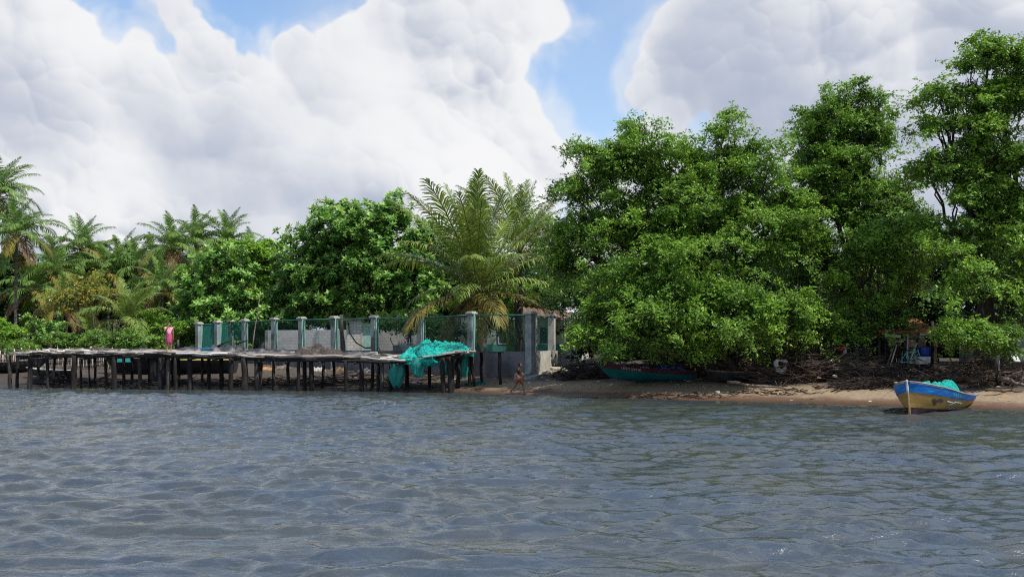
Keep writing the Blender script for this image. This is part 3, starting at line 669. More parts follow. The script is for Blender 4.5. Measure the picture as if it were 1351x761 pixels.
# ------------------------------------------------------------------ pier
def pier(name, label, group, X0, X1, fy, width, z0, z1, posts, seed, lift=0.15, dmat='wood_weathered'):
    """rough deck of poles and planks from X0 to X1; fy(x) is the front edge"""
    random.seed(seed)
    xm = (X0+X1)/2; base = Vector((xm, fy(xm)+width/2, 0)); base.z = gz(base.x, base.y)
    t = empty(name, base, label, 'pier', group)
    mb = MB(base); y = 0.0
    zt = lambda x, v: z0+(z1-z0)*(x-X0)/(X1-X0)+lift*v/width+0.018*math.sin(x*1.1+seed)+0.015*math.sin(x*3.7+seed*2)
    while y < width:
        w = random.uniform(0.09, 0.22); x = X0-random.uniform(0, 0.5)
        while x < X1-0.3:
            L = random.uniform(0.7, 2.9); e = min(x+L, X1+random.uniform(0, 0.6))
            dz = random.uniform(-0.05, 0.07); yo = random.uniform(-0.07, 0.07); sk = random.uniform(-.10, .10); tl = random.uniform(-.05, .05)
            if random.random() < 0.10: x = e; continue
            n = 5; pts = []
            for i in range(n+1):
                xx = x+(e-x)*i/n; pts.append((xx, fy(xx)+y+yo+sk*(i/n-.5)*2+random.uniform(-.025, .025), zt(xx, y)+dz+tl*(i/n-.5)*2+random.uniform(-.012, .018)))
            if random.random() < 0.6:
                for a, b in zip(pts[:-1], pts[1:]): mb.bar(a, (b[0]+0.01, b[1], b[2]), w, random.uniform(0.03, 0.05))
            else: mb.tube(pts, w*0.42, 6)
            x = e+random.uniform(-0.3, 0.04)
        y += w*0.93
    mb.build('deck', dmat, t)
    bm_ = MB(base)
    for v in (0.12, width*0.5, width-0.15):
        n = 14; pts = [(X0+(X1-X0)*i/n, fy(X0+(X1-X0)*i/n)+v, zt(X0+(X1-X0)*i/n, v)-0.14+random.uniform(-.02, .02)) for i in range(n+1)]
        bm_.tube(pts, 0.075, 7)
    x = X0+0.3
    while x < X1:
        bm_.tube([(x, fy(x)-0.15, zt(x, 0)-0.24), (x+random.uniform(-.1, .1), fy(x)+width/2, zt(x, width/2)-0.22), (x, fy(x)+width+0.1, zt(x, width)-0.22)], 0.06, 6); x += random.uniform(1.2, 1.9)
    bm_.build('beam', 'wood_dark', t, True)
    for (px, v, r) in posts:
        x = None
        Y = fy(0)
        for _ in range(12): x = (px-CX)/F*Y; Y = fy(x)+v
        zb = gz(x, Y)-0.4; zt_ = zt(x, v)-0.10; m = MB(base); lx = random.uniform(-.10, .10)
        pts = [(x+lx*(1-i/5)+random.uniform(-.02, .02), Y+random.uniform(-.02, .02), zb+(zt_-zb)*i/5) for i in range(6)]
        m.tube(pts, [r*1.1, r*1.05, r, r, r*.95, r*.95], 7); m.build('post', 'wood_dark' if random.random() < 0.7 else 'wood_grey', t, True)
    return t, zt
fyL = lambda x: 52.3-0.19*(x+26)                       # front edge of the long pier
G = 'sections of the long wooden pier'
tL, zL = pier('wooden_pier', 'long weathered pier section on black posts, a person in pink standing on it', G, -26.4, -14.6, fyL, 4.6, 1.83, 1.82,
     [(12,0.1,.11),(40,0.1,.13),(23,1.2,.09),(62,0.6,.09),(72,1.6,.07),(98,0.1,.15),(108,1.4,.07),(117,2.4,.05),(125,2.8,.07),(139,1.3,.08),(151,0.1,.14),(163,2.0,.09),(174,3,.08),(184,0.8,.10),
      (213,0.6,.16),(222,0.2,.12),(228,2.6,.09),(231,0.1,.10),(250,0.3,.13),(236,2.4,.08),(267,2.5,.08),(276,1.6,.10),(292,2.0,.12),(196,3.4,.09),(86,3.4,.08),(50,3.6,.08)], 3)
tM, zM = pier('wooden_pier', 'middle pier section of pale poles piled with dark nets and tarps', G, -14.5, -6.0, fyL, 4.6, 1.76, 1.60,
     [(305,0.1,.12),(322,0.1,.17),(338,0.6,.11),(344,1.2,.13),(361,1.6,.09),(394,0.1,.09),(402,0.9,.11),(411,0.5,.13),(427,1.8,.08),(456,0.1,.11),(477,0.6,.12),(492,1.3,.09),(499,0.4,.09),(380,3.2,.09),(440,3.2,.08)], 5)
fyR = lambda x: 48.35-0.19*(x+6)
tR, zR = pier('wooden_pier', 'short pier end platform with the turquoise net heaped on it', G, -5.9, -2.3, fyR, 3.4, 1.58, 1.92,
     [(505,0.4,.10),(515,1.0,.09),(537,1.8,.10),(567,1.9,.09),(584,0.1,.12),(593,0.15,.14),(596,0.9,.10),(606,1.6,.11),(620,2.2,.09)], 9, lift=0.10)
# long pale plank along the end platform edge
mb = MB(); mb.bar((-4.3, fyR(-4.3)-0.22, 1.72), (-2.25, fyR(-2.25)-0.15, 2.02), 0.24, 0.05); 
tag(mb.build('plank', 'white_dirty'), 'pale sunlit plank sloping up past the turquoise net', 'plank')
# rickety table-like bench on forked posts
bx = (650-CX)/F*50
t = empty('work_bench', (bx, 50, gz(bx, 50)), 'rickety dark wooden bench on crooked posts between net and fence', 'bench')
mb = MB(t.location)
for k in range(6): mb.bar((bx-1.45, 49.6+k*0.16, 1.98+random.uniform(-.02, .02)), (bx+0.55, 49.6+k*0.16+random.uniform(-.05, .05), 1.93+random.uniform(-.02, .02)), 0.15, 0.04)
mb.build('bench_top', 'wood_grey', t)
for dx, dy in ((-1.1, 0.05), (-0.6, 0.6), (0.35, 0.05)):
    mb = MB(t.location); mb.tube(wob((bx+dx+random.uniform(-.1, .25), 49.65+dy, gz(bx+dx, 49.7)-0.2), (bx+dx, 49.65+dy, 1.93), 5, 0.04), 0.08, 7); mb.build('leg', 'wood_dark', t, True)

# lumpy heaps
def heap(name, label, cat, c, r, h, mat, seed=0, rough=0.35, group=None, parent=None, n=40, rot=0.0, pw=0.7):
    ph = np.random.default_rng(seed).uniform(0, 6.28, 8); V = []; Fc = []
    rr, th = np.meshgrid(np.linspace(0, 1, n//2), np.linspace(0, 2*math.pi, n, endpoint=False), indexing='ij')
    edge = 1+0.16*np.sin(3*th+ph[0])+0.10*np.sin(5*th+ph[1])+0.05*np.sin(9*th+ph[6])
    x = rr*np.cos(th)*edge*r[0]; y = rr*np.sin(th)*edge*r[1]
    s = 3.0/max(r[0], r[1])
    f = rough*(np.sin(x*s*2.1+ph[2])*np.sin(y*s*2.7+ph[3])+0.6*np.sin(x*s*5.3+y*s*3+ph[4])*np.cos(y*s*5.1+ph[5])+0.35*np.sin(x*s*11+y*s*9+ph[6])*np.sin(y*s*13-x*s*4+ph[7])+0.16*np.sin(x*s*23+3*np.sin(y*s*7)+ph[1])*np.sin(y*s*19+2*np.sin(x*s*9)+ph[0]))
    z = h*np.clip(1-rr**2.2, 0, 1)**pw*(1+f)
    cr, sr = math.cos(rot), math.sin(rot); X = x*cr-y*sr; Y = x*sr+y*cr
    V = np.stack([X.ravel(), Y.ravel(), z.ravel()], 1); a, b = rr.shape
    for i in range(a-1):
        for j in range(b): Fc.append((i*b+j, (i+1)*b+j, (i+1)*b+(j+1) % b, i*b+(j+1) % b))
    if parent is None:
        o = finish(name, arr_mesh(V, Fc), mat, None, True); o.location = c; return tag(o, label, cat, group)
    o = finish(name, arr_mesh(V, Fc), mat, parent, True); o.location = Vector(c)-parent.location; return o
Gh = 'dark heaps lying on the pier deck'
def on(px, v, z): Y = 50; 
for (px, v, rx, ry, h, mt, nm, lab) in [
        (250,3.0,0.9,0.8,0.22,'dark_tarp','tarp_heap','low crumpled dark tarp on the pier just past the person in pink'),
        (285,2.8,0.7,0.7,0.30,'dark_tarp','tarp_heap','dark tarp bundle beside the blue basin'),
        (306,2.4,0.7,0.6,0.36,'dark_tarp','tarp_heap','folded black tarp with pale creases under the broken railing'),
        (345,3.0,1.0,0.7,0.25,'dark_tarp','tarp_heap','flat dark tarp at the foot of the leaning pole'),
        (372,3.0,0.6,0.6,0.22,'dark_tarp','tarp_heap','small dark tarp heap before the block wall'),
        (418,2.6,1.35,0.8,0.42,'brown_net','net_heap','long brown net heap on the middle of the pier'),
        (470,3.4,0.9,0.6,0.20,'dark_tarp','tarp_heap','low dark cloth on the pier before the mint door'),
        (190,3.6,0.9,0.6,0.16,'dark_tarp','tarp_heap','flat black sheet behind the feet of the person in pink'),
        (130,3.6,1.0,0.6,0.16,'brown_net','net_heap','low brown net lying on the bare part of the pier')]:
    x = (px-CX)/F*53; Y = fyL(x)+v; zf = zL if px < 303 else zM; x = (px-CX)/F*Y
    heap(nm, lab, 'tarp' if 'tarp' in nm else 'net', (x, Y, zf(x, v)+0.0), (rx, ry), h, mt, seed=px, group=Gh)
# turquoise net
x0 = (572-CX)/F*49.5
nb = Vector((x0, 49.6, 1.80))
t = empty('fishing_net', nb, 'big turquoise fishing net heaped over the pier end with folds hanging down', 'fishing net')
heap('heap', None, None, (x0+0.15, 49.7, 1.74), (1.75, 1.15), 0.62, 'net', 11, 0.30, parent=t, n=96, pw=0.55)
heap('heap', None, None, (x0-0.85, 49.1, 1.62), (0.95, 0.75), 0.36, 'net', 12, 0.30, parent=t, n=72, pw=0.6)
heap('heap', None, None, (x0+0.95, 49.9, 1.92), (0.8, 0.7), 0.42, 'net', 13, 0.30, parent=t, n=72, pw=0.6)
def hang(x, Y, ztop, zbot, w, mat, seed, lean=0.0, dep=0.22):
    ph = np.random.default_rng(seed).uniform(0, 6.28, 6); nu, nv = 40, 26
    u, v = np.meshgrid(np.linspace(0, 2*math.pi, nu, endpoint=False), np.linspace(0, 1, nv), indexing='ij')
    prof = (0.75+0.35*np.sin(v*math.pi*0.9+0.4)+0.10*np.sin(v*9+ph[5]))*(1+0.14*np.sin(3*u+ph[0])+0.16*np.sin(7*u+v*3+ph[1])+0.08*np.sin(13*u-v*4+ph[2]))
    prof = prof*np.where(v > 0.9, 1-(v-0.9)*4, 1)
    X = x+np.cos(u)*w/2*prof+lean*v+0.04*np.sin(v*6+ph[3]); Yy = Y+np.sin(u)*dep*prof; Z = ztop+(zbot-ztop)*(v+0.05*np.sin(2*u+ph[4])*v)
    V = np.stack([X.ravel(), Yy.ravel(), Z.ravel()], 1)-np.array(nb); Fc = []
    for i in range(nu):
        for j in range(nv-1): a = i*nv+j; b = ((i+1) % nu)*nv+j; Fc.append((a, b, b+1, a+1))
    finish('hanging_fold', arr_mesh(V, Fc), mat, t, True)
def wx_(px, Y): return (px-CX)/F*Y
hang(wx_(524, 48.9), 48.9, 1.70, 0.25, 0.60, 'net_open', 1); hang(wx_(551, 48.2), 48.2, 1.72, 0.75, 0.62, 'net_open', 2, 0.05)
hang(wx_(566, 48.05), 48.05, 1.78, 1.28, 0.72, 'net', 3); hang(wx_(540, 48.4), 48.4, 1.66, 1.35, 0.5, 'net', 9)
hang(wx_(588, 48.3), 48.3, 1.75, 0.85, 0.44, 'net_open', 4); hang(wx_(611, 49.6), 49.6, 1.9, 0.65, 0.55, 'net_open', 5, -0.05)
mb = MB(nb)
for i in range(46):    # rope and float line running over the heap
    pass
for s in range(26):
    pts = []; ax = random.uniform(-1.3, 0.9)
    for i in range(12):
        q = i/11; xx = ax+q*1.1+0.12*math.sin(i*1.3+s); yy = -0.9+1.3*q+0.1*math.cos(i+s)
        rr = math.hypot((xx-0.15)/1.75, (yy)/1.15); pts.append((x0+xx, 49.6+yy, 1.77+0.66*max(0, 1-min(rr, 1)**2.2)**0.55))
    mb.tube(pts, 0.014, 4)
mb.build('net_line', 'net_hang', t, True)
# blue basin
def lathe(mb, c, prof, n=20, sx=1, sy=1):
    c = Vector(c); b = len(mb.v)
    for (r, z) in prof:
        for k in range(n):
            a = 2*math.pi*k/n; mb.v.append(tuple(c+Vector((math.cos(a)*r*sx, math.sin(a)*r*sy, z))-mb.o))
    for i in range(len(prof)-1):
        for k in range(n): k2 = (k+1) % n; mb.f.append((b+i*n+k, b+i*n+k2, b+(i+1)*n+k2, b+(i+1)*n+k))
x = wx_(273, 51.8); zz = zL(x, 1.0)+0.04
mb = MB((x, 51.8, zz)); lathe(mb, (x, 51.8, zz), [(0.0, 0), (0.27, 0), (0.36, 0.24), (0.38, 0.25), (0.38, 0.225), (0.34, 0.23), (0.25, 0.02), (0, 0.02)], 24)
o = mb.build('basin', 'blue_plastic', None, True); o.location = (x, 51.8, zz); tag(o, 'bright blue plastic wash basin on the pier deck', 'basin')
# broken railing of black poles
t = empty('broken_railing', P(300, 458, 53), 'broken black pole railing tilted on the pier before the fence', 'railing')
for a, b in (((281,459),(304,449)), ((300,460),(326,449)), ((291,464),(291,455)), ((312,449),(312,463)), ((305,456),(318,462))):
    mb = MB(t.location); mb.tube(wob(P(*a, 53.2), P(*b, 53.2), 3, 0.03), 0.045, 6); mb.build('pole', 'black', t, True)
# leaning pole
mb = MB(); pts = wob(P(332, 464, 53.8), P(343, 388, 54.6), 6, 0.02); mb.tube(pts, [0.036-0.003*i for i in range(7)], 6)
tag(mb.build('long_pole', 'drift', None, True), 'long thin pale pole leaning upright from the pier', 'pole')
# small stump posts standing on deck rear
mb = MB(); mb.tube([P(235, 462, 56), P(235, 448, 56)], 0.07, 7); tag(mb.build('stake', 'wood_grey', None, True), 'short grey stake just beside the person in pink', 'stake')
mb = MB(); mb.tube(wob(P(501, 461, 53), P(504, 466, 50), 3, 0.02)+[P(498, 456, 52.6)], 0.03, 6); tag(mb.build('stake', 'wood_dark', None, True), 'bent dark stick poking up from the pier near the net', 'stake')
# dark cloth hanging under pier end
def sheet(name, label, cat, pts4, sag, mat, nu=22, nv=14, rip=0.06, group=None):
    a, b, c, d = [Vector(p) for p in pts4]; V = []
    for j in range(nv+1):
        for i in range(nu+1):
            u, v = i/nu, j/nv; p = a.lerp(b, u).lerp(d.lerp(c, u), v)
            p.z -= sag*math.sin(math.pi*u)*(0.3+0.7*v); p.y += rip*math.sin(u*17+v*3)+rip*0.6*math.sin(u*31+v*5); p.z += rip*0.4*math.sin(u*9+2)*math.sin(v*8)
            V.append(tuple(p))
    Fc = [(j*(nu+1)+i, j*(nu+1)+i+1, (j+1)*(nu+1)+i+1, (j+1)*(nu+1)+i) for j in range(nv) for i in range(nu)]
    o = finish(name, arr_mesh(np.array(V), np.array(Fc)), mat, None, True); sd = o.modifiers.new('thickness', 'SOLIDIFY'); sd.thickness = 0.015
    return tag(o, label, cat, group)
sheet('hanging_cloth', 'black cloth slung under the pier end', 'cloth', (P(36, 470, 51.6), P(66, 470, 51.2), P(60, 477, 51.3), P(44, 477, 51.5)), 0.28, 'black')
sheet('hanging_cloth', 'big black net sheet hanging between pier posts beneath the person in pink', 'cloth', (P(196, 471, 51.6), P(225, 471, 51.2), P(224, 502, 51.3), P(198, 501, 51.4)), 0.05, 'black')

# ------------------------------------------------------------------ fence
def pillar(parent, x, y, zb, zt, w=0.38, rot=0.0, face='concrete'):
    Rm = Matrix.Rotation(rot, 3, 'Z'); mb = MB(parent.location); h = zt-zb
    mb.box((x, y, zb+h/2), (w, w, h), Rm)
    o = mb.build('pillar', face, parent)
    mb = MB(parent.location); mb.box((x, y, zt+0.04), (w+0.16, w+0.16, 0.09), Rm); mb.box((x, y, zt+0.11), (w+0.04, w+0.04, 0.05), Rm)
    c = mb.build('cap', 'concrete_pale', o); return o
ft = empty('pillar_fence', (1.0, 52, gz(1.0, 52)), 'long fence of grey concrete pillars with green wire mesh on a stained base wall', 'fence')
FP = [(700,411,52.0),(622,411,53.6),(556,415,55.6),(494,416,57.6),(441,417,59.8),(398,418,62.0),(362,419,64.6),(323,421,67.2),(304,422,70.0),(287,423,66.5),(262,425,66.5)]
pos = []
fdir = None
for i, (px, py, Y) in enumerate(FP):
    zt = EYE+(HY-py)/F*Y-0.12; x = (px-CX)/F*Y; pos.append((x, Y, zt))
for i, (x, Y, zt) in enumerate(pos):
    pillar(ft, x, Y, gz(x, Y)-0.3, zt, 0.31 if i else 0.40, rot=R(-39))
    # cream painted strip and green steel tube on the sunny side of each pillar
    if i:
        d = (Vector(pos[i-1][:2])-Vector((x, Y))).normalized() if i < 9 else Vector((1, 0))
        mb = MB(ft.location); q = Vector((x, Y))+d*0.195; mb.box((q.x, q.y, (zt+1.2)/2+0.1), (0.05, 0.22 if i < 6 else 0.12, zt-1.2), Matrix.Rotation(math.atan2(d.y, d.x), 3, 'Z')); mb.build('painted_strip', 'paint_mint', ft)
        mb = MB(ft.location); q = Vector((x, Y))+d*0.25; mb.tube([(q.x, q.y, 1.5), (q.x, q.y, zt-0.08)], 0.04, 8); mb.build('mesh_post', 'paint_green', ft, True)
def panel(a, b, mat='chain_link', zb=1.95):
    mb = MB(ft.location); (x0, y0, z0), (x1, y1, z1) = a, b
    mb.add([(x0, y0, zb), (x1, y1, zb), (x1, y1, z1-0.06), (x0, y0, z0-0.06)], [(0, 1, 2, 3)]); mb.build('wire_mesh', mat, ft)
    mb = MB(ft.location); mb.tube([(x0, y0, z0-0.06), (x1, y1, z1-0.06)], 0.035, 7); mb.build('top_rail', 'paint_green', ft, True)
for i in range(len(pos)-1):
    panel(pos[i+1], pos[i], 'shade_mesh' if i >= 7 else 'chain_link')
    (x0, y0, _), (x1, y1, _) = pos[i+1], pos[i]
    mb = MB(ft.location); a = Vector((x0, y0, 0.5)); b = Vector((x1, y1, 0.5)); nn = (b-a).normalized()
    mb.bar(a+nn*0.2+Vector((0, 0, 0.70)), b-nn*0.2+Vector((0, 0, 0.70)), 0.26, 1.5); mb.build('base_wall', 'concrete_stain', ft)
# return of the fence running back from the corner
ret = [(1.0, 52.0), (2.27, 56.3), (3.62, 61.0), (5.0, 65.5)]
zt = pos[0][2]
for i, (x, y) in enumerate(ret):
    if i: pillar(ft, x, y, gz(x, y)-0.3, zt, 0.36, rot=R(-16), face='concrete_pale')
    if i < 3:
        a, b = ret[i], ret[i+1]
        panel((a[0], a[1], zt), (b[0], b[1], zt), 'chain_link')
        mb = MB(ft.location); A_ = Vector((a[0], a[1], 1.2)); B_ = Vector((b[0], b[1], 1.2)); nn = (B_-A_).normalized()
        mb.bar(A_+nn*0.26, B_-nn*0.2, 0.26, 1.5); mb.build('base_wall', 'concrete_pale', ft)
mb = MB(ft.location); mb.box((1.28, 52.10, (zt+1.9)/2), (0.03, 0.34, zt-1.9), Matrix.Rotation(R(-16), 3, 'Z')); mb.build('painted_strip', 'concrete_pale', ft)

# block wall at the back of the yard
a = P(352, 462, 70); b = P(640, 462, 64.6)
t = empty('block_wall', ((a.x+b.x)/2, 67, gz(-8, 67)), 'pale grey concrete block wall at the back of the fenced yard', 'wall')
for i in range(4):
    q0, q1 = a.lerp(b, i/4), a.lerp(b, (i+1)/4); q0.z = q1.z = 0; dd = (q1-q0).normalized()
    mb = MB(t.location); mb.bar(q0+dd*0.05+Vector((0, 0, 2.13)), q1-dd*0.05+Vector((0, 0, 2.13)), 0.16, 2.3); mb.build('wall_panel', 'block_wall', t)
for i in range(5):
    q = a.lerp(b, i/4); mb = MB(t.location); mb.box((q.x, q.y, 2.11), (0.22, 0.24, 2.34)); mb.build('pier_column', 'concrete', t)
# outhouse
c = P(475, 460, 65.5)
t = empty('outhouse', (c.x, 65, gz(c.x, 66)), 'small block outhouse with a mint green door inside the fence', 'outhouse')
xl, xr = wx_(457, 64), wx_(493, 64); xd = wx_(477, 64)
mb = MB(t.location); mb.box(((xl+xd)/2, 64.1, 2.45), (xd-xl, 0.15, 2.9)); mb.box((xl+0.07, 65.0, 2.45), (0.14, 1.6, 2.9)); mb.box((xr-0.07, 65.0, 2.45), (0.14, 1.6, 2.9)); mb.box(((xl+xr)/2, 65.85, 2.45), (xr-xl, 0.12, 2.9)); mb.build('wall', 'block_wall', t)
mb = MB(t.location); mb.box(((xd+xr)/2-0.05, 64.08, 2.35), (xr-xd-0.2, 0.05, 2.6)); d_ = mb.build('door', 'paint_mint', t)
mb = MB(t.location); mb.box((xd+0.02, 64.05, 2.4), (0.08, 0.1, 2.8)); mb.build('door_frame', 'board_pale', t)
mb = MB(t.location); mb.bar((xl-0.4, 64.9, 3.88), (xr+0.5, 64.9, 4.0), 2.3, 0.08); mb.build('roof', 'rust_dark', t)
# sagging hose strung in the yard and thin yard trunks are separate things
pts = [P(459, 425, 64), P(462, 440, 63.8), P(470, 452, 63.6), P(482, 459, 63.4), P(495, 458, 63.2)]
mb = MB(); mb.tube(pts, 0.05, 6); tag(mb.build('hose', 'black', None, True), 'black hose sagging in a curve in front of the outhouse', 'hose')
# pots on a ledge
for k in range(6):
    x = wx_(526+k*3.6, 60); mb = MB((x, 60, 0)); 
    zz = 1.75; lathe(mb, (x, 60, 0), [(0, 0), (0.055, 0), (0.075, 0.14), (0.03, 0.2), (0.03, 0.32+0.1*random.random()), (0, 0.34)], 10)
    o = mb.build('bottle', 'white_dirty', None, True); o.location = (x, 60, zz+0.52-0.0); tag(o, 'pale bottle in a row on the ledge inside the fence', 'bottle', 'row of bottles on the ledge')
mb = MB(); mb.box((wx_(535, 60), 60, 1.75), (1.5, 0.5, 1.04)); tag(mb.build('ledge', 'concrete', None), 'low concrete ledge inside the fence holding a row of pale bottles', 'ledge')

# pale green house
t = empty('pale_green_house', (P(690, 450, 68).x, 69, gz(1, 69)), 'low pale green house with teal lower band and rusty roof behind the fence corner', 'house')
xa, xb = wx_(600, 68), wx_(754, 68)
mb = MB(t.location); mb.box(((xa+xb)/2, 68.1, 2.55), (xb-xa, 0.2, 3.2)); mb.box((xb-0.1, 71, 2.55), (0.2, 5.6, 3.2)); mb.box((xa+0.1, 71, 2.55), (0.2, 5.6, 3.2)); mb.build('wall', 'paint_palegreen', t)
mb = MB(t.location); mb.box(((xa+xb)/2, 67.97, 1.55), (xb-xa-0.02, 0.05, 1.5)); mb.build('painted_band', 'paint_teal', t)
for px in (668, 722):
    mb = MB(t.location); mb.box((wx_(px, 68), 67.98, 2.9), (1.0, 0.04, 1.1)); w = mb.build('window', 'boat_dark', t)
    mb = MB(t.location); xw = wx_(px, 68)
    for dx, dz, sx, sz in ((-.53, 0, .06, 1.2), (.53, 0, .06, 1.2), (0, .58, 1.0, .06), (0, -.58, 1.0, .06), (0, 0, .04, 1.08)): mb.box((xw+dx, 67.94, 2.9+dz), (sx, 0.05, sz))
    mb.build('frame', 'white_dirty', w)
mb = MB(t.location)
xs_ = np.linspace(wx_(690, 66.5), xb+0.4, 40); V = []; 
for i, xx in enumerate(xs_):
    zc = 0.05*math.sin(i*1.57); V += [(xx, 66.2, 4.28+zc-0.01*i), (xx, 72, 5.0+zc-0.01*i)]
mb.add(V, [(2*i, 2*i+2, 2*i+3, 2*i+1) for i in range(39)]); r_ = mb.build('roof', 'rust_dark', t); sd = r_.modifiers.new('t', 'SOLIDIFY'); sd.thickness = 0.05
for px in (705, 745):
    mb = MB(t.location); mb.tube([(wx_(px, 66.4), 66.4, 1.0), (wx_(px, 66.4), 66.4, 4.2)], 0.06, 7); mb.build('porch_post', 'board_pale', t, True)
# dark leaning yard trunks
for (b0, b1, Y, lab) in (((453,462),(450,415),61.5,'dark bare trunk just before the outhouse'), ((539,462),(541,412),61,'straight dark trunk between fence pillars by the palm'), ((687,462),(683,395),60,'thick dark trunk before the pale green house')):
    base = P(b0[0], b0[1], Y); base.z = gz(base.x, Y)-0.1
    mb = MB(); mb.tube(wob(base, P(b1[0], b1[1], Y), 5, 0.05), [0.28 if Y == 60 else 0.16]*3+[0.22 if Y == 60 else 0.13]*3, 9); tag(mb.build('bare_tree', 'bark', None, True), lab, 'tree')

# ------------------------------------------------------------------ boats
def boat(root, L, B, D, mats, bow=0.55, stern=0.06, vband=0.70, vbot=0.0, transom=0.72, rake=0.45, rock=0.10, nt=36, bowfull=2.6):
    """open wooden boat, +x is the bow; parts are children of root"""
    def half(s): return B/2*(transom+(1-transom)*math.sin(min(s/0.45, 1)*math.pi/2))*(max(0.0, 1-max(0, (s-0.42)/0.58)**bowfull))**0.8
    def keel(s): return rock*(max(0, (s-0.65)/0.35)**2)+0.03*(1-s)
    def sheer(s): return D+bow*s**2.1+stern*(1-s)**3
    def pt(s, v, side, off=0.0):
        b = half(s)+off*(1 if v > 0.02 else 0); k = keel(s); h = sheer(s)
        y = b*(math.sin(min(1, v*1.02+0.0)*math.pi/2)**0.62)*(0.80+0.20*v); z = k+(h-k)*(v**1.15)
        x = -L/2+L*s*(1-rake/L)+rake*s**3*v
        return Vector((x, side*y, z))
    def strip(v0, v1, nv, mat, name, s0=0.0, s1=1.0, off=0.0, both=True, inner=False):
        mb = MB()
        for side in ((-1, 1) if both is True else (both,)):
            vs = []; ns = nt
            for i in range(ns+1):
                for j in range(nv+1):
                    p = pt(s0+(s1-s0)*i/ns, v0+(v1-v0)*j/nv, side, off); vs.append(p)
            fs = [(i*(nv+1)+j, (i+1)*(nv+1)+j, (i+1)*(nv+1)+j+1, i*(nv+1)+j+1) for i in range(ns) for j in range(nv)]
            if side > 0: fs = [f[::-1] for f in fs]
            mb.add(vs, fs)
        return mb.build(name, mat, root, True)
    if vbot > 0: strip(0, vbot, 6, mats['bottom'], 'hull_bottom', off=0.0)
    strip(vbot, vband, 8, mats['hull'], 'hull')
    strip(vband, 1.0, 4, mats['band'], 'sheer_band', off=0.018)
    strip(0.06, 0.985, 8, mats['inner'], 'inner_lining', off=-0.045, s0=0.01, s1=0.97)
    mb = MB()
    vs = []; nv = 10
    for j in range(nv+1):
        for side in (-1, 1): vs.append(pt(0, j/nv, side))
    mb.add(vs, [(2*j, 2*j+1, 2*j+3, 2*j+2) for j in range(nv)]); mb.build('transom', mats['hull'], root)
    mb = MB()
    for side in (-1, 1): mb.tube([pt(i/nt, 1.0, side, 0.012) for i in range(nt+1)], 0.032, 6)
    mb.tube([pt(0, 1, -1), pt(0, 1, 1)], 0.035, 6); mb.build('gunwale', mats['rail'], root, True)
    mb = MB(); mb.tube([pt(1, v, 1)+Vector((0.02, 0, 0.0)) for v in (0.0, 0.2, 0.4, 0.6, 0.8, 1.0)]+[pt(1, 1, 1)+Vector((0.04, 0, 0.03))], 0.035, 8); mb.build('stem', mats['stem'], root, True)
    for s in (0.25, 0.5, 0.72):
        h = keel(s)+(sheer(s)-keel(s))*0.68; b = half(s)*0.86; mb = MB(); mb.box((-L/2+L*s*(1-rake/L), 0, h), (0.22, 2*b, 0.035)); mb.build('thwart', mats['inner'], root)
    mb = MB(); n = 16; vs = []
    for i in range(n+1):
        s = 0.02+0.9*i/n; b = half(s)*0.55; z = keel(s)+0.10; x = -L/2+L*s*(1-rake/L); vs += [(x, -b, z), (x, b, z)]
    mb.add(vs, [(2*i, 2*i+2, 2*i+3, 2*i+1) for i in range(n)]); mb.build('floor_boards', mats['inner'], root)
    return pt, strip
def decal(root, pt, side, s0, v0, text, hs, hv, mat, name, flip=False, off=0.03):
    cu = bpy.data.curves.new('t', 'FONT'); cu.body = text; cu.size = 1.0; ob = bpy.data.objects.new('t', cu); col.objects.link(ob)
    dg = bpy.context.evaluated_depsgraph_get(); me = bpy.data.meshes.new_from_object(ob.evaluated_get(dg)); bpy.data.objects.remove(ob)
    for v in me.vertices:
        s = s0-v.co.x*hs if flip else s0+v.co.x*hs
        v.co = pt(s, v0+v.co.y*hv, side, off)
    me.materials.clear(); return finish(name, me, mat, root)
def place(root, loc, head, tilt=(0, 0)):
    root.location = loc; root.rotation_euler = (tilt[0], tilt[1], head)

# moored ochre and blue boat
bt = empty('moored_boat', (0, 0, 0), 'ochre wooden boat with bright blue top band, afloat and tied by its bow', 'boat')
pt, strip = boat(bt, 6.2, 2.05, 0.66, dict(hull='boat_ochre', band='blue_paint', inner='boat_inner', rail='boat_inner', stem='boat_ochre', bottom='boat_bottom'), bow=0.64, vband=0.74, vbot=0.34, rake=0.30, rock=0.05, bowfull=3.6)
strip(0.33, 0.385, 1, 'white_paint', 'painted_stripe', 0.02, 0.60, 0.014, both=1)
mb = MB(); mb.tube([pt(1, v, 1)+Vector((0.05, 0, 0)) for v in (0.66, 0.8, 0.9, 1.0)]+[pt(1, 1, 1)+Vector((0.06, 0, 0.04))], 0.034, 8); mb.build('stem_cap', 'white_paint', bt, True)
strip(0.965, 0.995, 1, 'white_paint', 'painted_stripe', 0.80, 0.995, 0.03)
mb = MB()
def stroke(path, side, w=0.024, off=0.022):
    for (s0, v0), (s1, v1) in zip(path[:-1], path[1:]):
        n = 6
        pts = [pt(s0+(s1-s0)*i/n, v0+(v1-v0)*i/n, side, off) for i in range(n+1)]; mb.tube(pts, w, 5)
stroke([(0.72, 0.61), (0.64, 0.60)], 1); stroke([(0.67, 0.50), (0.60, 0.62), (0.47, 0.62), (0.465, 0.52)], 1)
mb.build('painted_line', 'white_paint', bt, True)
mb = MB()
